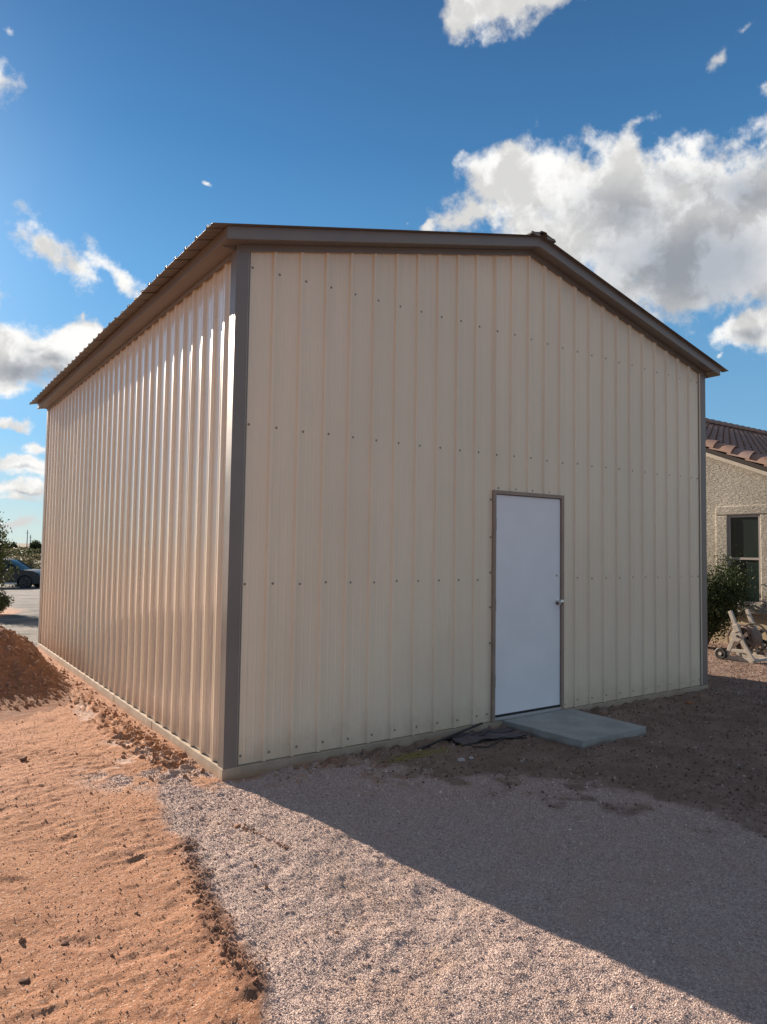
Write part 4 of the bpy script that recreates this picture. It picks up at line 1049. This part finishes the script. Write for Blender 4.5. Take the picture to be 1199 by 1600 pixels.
# ------------------------------------------------------------------ hose reel cart
reel = thing('hose_reel_cart', 'beige plastic hose reel cart with coiled hose below the house window', 'hose reel', (8.74, 1.02, GZ))
bei = mat('beige_plastic', (.46, .42, .36), .5, vary=(5, .1, (1, 1, 1))); hosem = mat('dusty_hose', (.22, .155, .12), .6, vary=(9, .2, (1, 1, 1)))
for k, x_ in enumerate((0, .50)):
    def bar(mb, p, q, wd, th=.035):
        p = np.array(p, float); q = np.array(q, float); d_ = q-p; d_ /= np.linalg.norm(d_); nn = np.array([0, -d_[2], d_[1]])*wd/2
        mb.prism([tuple(p-nn-[th/2, 0, 0]), tuple(p+nn-[th/2, 0, 0]), tuple(q+nn-[th/2, 0, 0]), tuple(q-nn-[th/2, 0, 0])], (th, 0, 0))
    mb = MB()
    bar(mb, (x_, .20, .04), (x_, -.24, .035), .07); bar(mb, (x_, .19, .05), (x_, .04, .40), .055); bar(mb, (x_-.001, -.235, .03), (x_-.001, .0, .42), .06, .037)
    bar(mb, (x_+.001, .16, .16), (x_+.001, -.16, .16), .05, .033); bar(mb, (x_+.001, .0, .05), (x_+.001, .0, .16), .05, .031)
    mb.lathe([(-.022, .088), (.022, .088)], (x_, .02, .385), (1, 0, 0), 20)
    mb.build('side_frame', bei, reel, bevel=.004)
    mb = MB(); bar(mb, (x_-.002, .0, .45), (x_-.002, .045, .56), .085, .05); bar(mb, (x_-.002, .04, .55), (x_-.002, .12, .76), .055, .045)
    mb.build('handle_arm', bei, reel, bevel=.004)
    MB().lathe([(-.025, .022), (-.03, .018)], (x_, .0, .385), (1, 0, 0), 12).build('axle_cap', rubber, reel)
    wx_ = x_-.05 if k == 0 else x_+.05
    wm = MB().lathe([(-.022, .05), (-.025, .08), (-.015, .092), (.015, .092), (.025, .08), (.022, .05)], (wx_, .25, .092), (1, 0, 0), 24).build('wheel', rubber, reel, smooth=True); autosmooth(wm, 40)
    MB().lathe([(-.030, .028), (.030, .028)], (wx_, .25, .092), (1, 0, 0), 14).build('hub_cap', pale_s, wm)
    mb = MB(); xx = x_+(.06 if k == 0 else -.06); mb.torus((xx, -.02, .34), (1, 0, 0), .215, .014, 36, 6); mb.lathe([(-.012, .07), (.012, .07)], (xx, -.02, .34), (1, 0, 0), 20)
    for a in range(6):
        t_ = a*math.pi/3+.3; bar(mb, (xx, -.02+.06*math.cos(t_), .34+.06*math.sin(t_)), (xx, -.02+.21*math.cos(t_), .34+.21*math.sin(t_)), .055, .018)
    mb.build('drum_flange', mat('drum_plastic_%d' % k, (.17, .13, .11) if k == 0 else (.06, .055, .05), .5), reel)
MB().lathe([(0, .09), (.38, .09)], (.06, -.02, .34), (1, 0, 0), 20).build('drum', rubber, reel)
mb = MB()
for L_ in range(3):
    for i in range(13-L_): mb.torus((.085+.027*i+.013*(L_ % 2), -.02, .34), (1, 0, 0), .115+.024*L_+random.uniform(-.003, .003), .0125, 28, 6)
mb.build('hose', hosem, reel, smooth=True)
MB().box(.02, .48, -.26, -.22, .012, .06).build('foot_bar', bei, reel, bevel=.005)
MB().tube([(.0, .25, .092), (.5, .25, .092)], .009, 8).build('wheel_axle', alu, reel)
MB().tube([(.40, -.18, .20), (.47, -.28, .13), (.50, -.34, .03), (.62, -.40, .015)], .011, 8).build('hose_end', hosem, reel, smooth=True)

# ornamental iron stand at the right edge
iron = mat('black_iron', (.018, .016, .015), .5, metal=.5)
stand = thing('iron_plant_stand', 'black wrought iron scroll stand at the right edge near the hose reel', 'plant stand', (9.75, .86, GZ), R(-40))
def spiral(c_, r0, r1, turns, ph, nn=26): return [(c_[0]+(r0+(r1-r0)*t_)*math.cos(ph+turns*2*math.pi*t_), 0, c_[1]+(r0+(r1-r0)*t_)*math.sin(ph+turns*2*math.pi*t_)) for t_ in np.linspace(0, 1, nn)]
for dx, nm in ((0, 'scroll'), (.34, 'scroll')):
    mb = MB(); mb.tube(spiral((dx, .92), .075, .02, 1.3, 0), .014, 7); mb.tube(spiral((dx, .60), .02, .10, 1.3, 1.2), .014, 7); mb.tube(spiral((dx, .36), .09, .02, 1.4, 2.2), .014, 7)
    mb.build(nm, iron, stand, smooth=True)
for dx in (-.10, .17, .44): MB().tube([(dx, 0, 0), (dx, 0, .40), (dx, .02, 1.02)], .012, 7).build('leg', iron, stand, smooth=True)
MB().box(-.12, .46, -.15, .15, .235, .25).build('shelf', iron, stand); MB().tube([(-.12, 0, 1.03), (.17, 0, 1.07), (.46, 0, 1.03)], .013, 7).build('top_rail', iron, stand, smooth=True)
for dx in (-.08, .42): MB().tube([(dx, -.13, 0), (dx, -.13, .24)], .010, 6).build('leg', iron, stand)
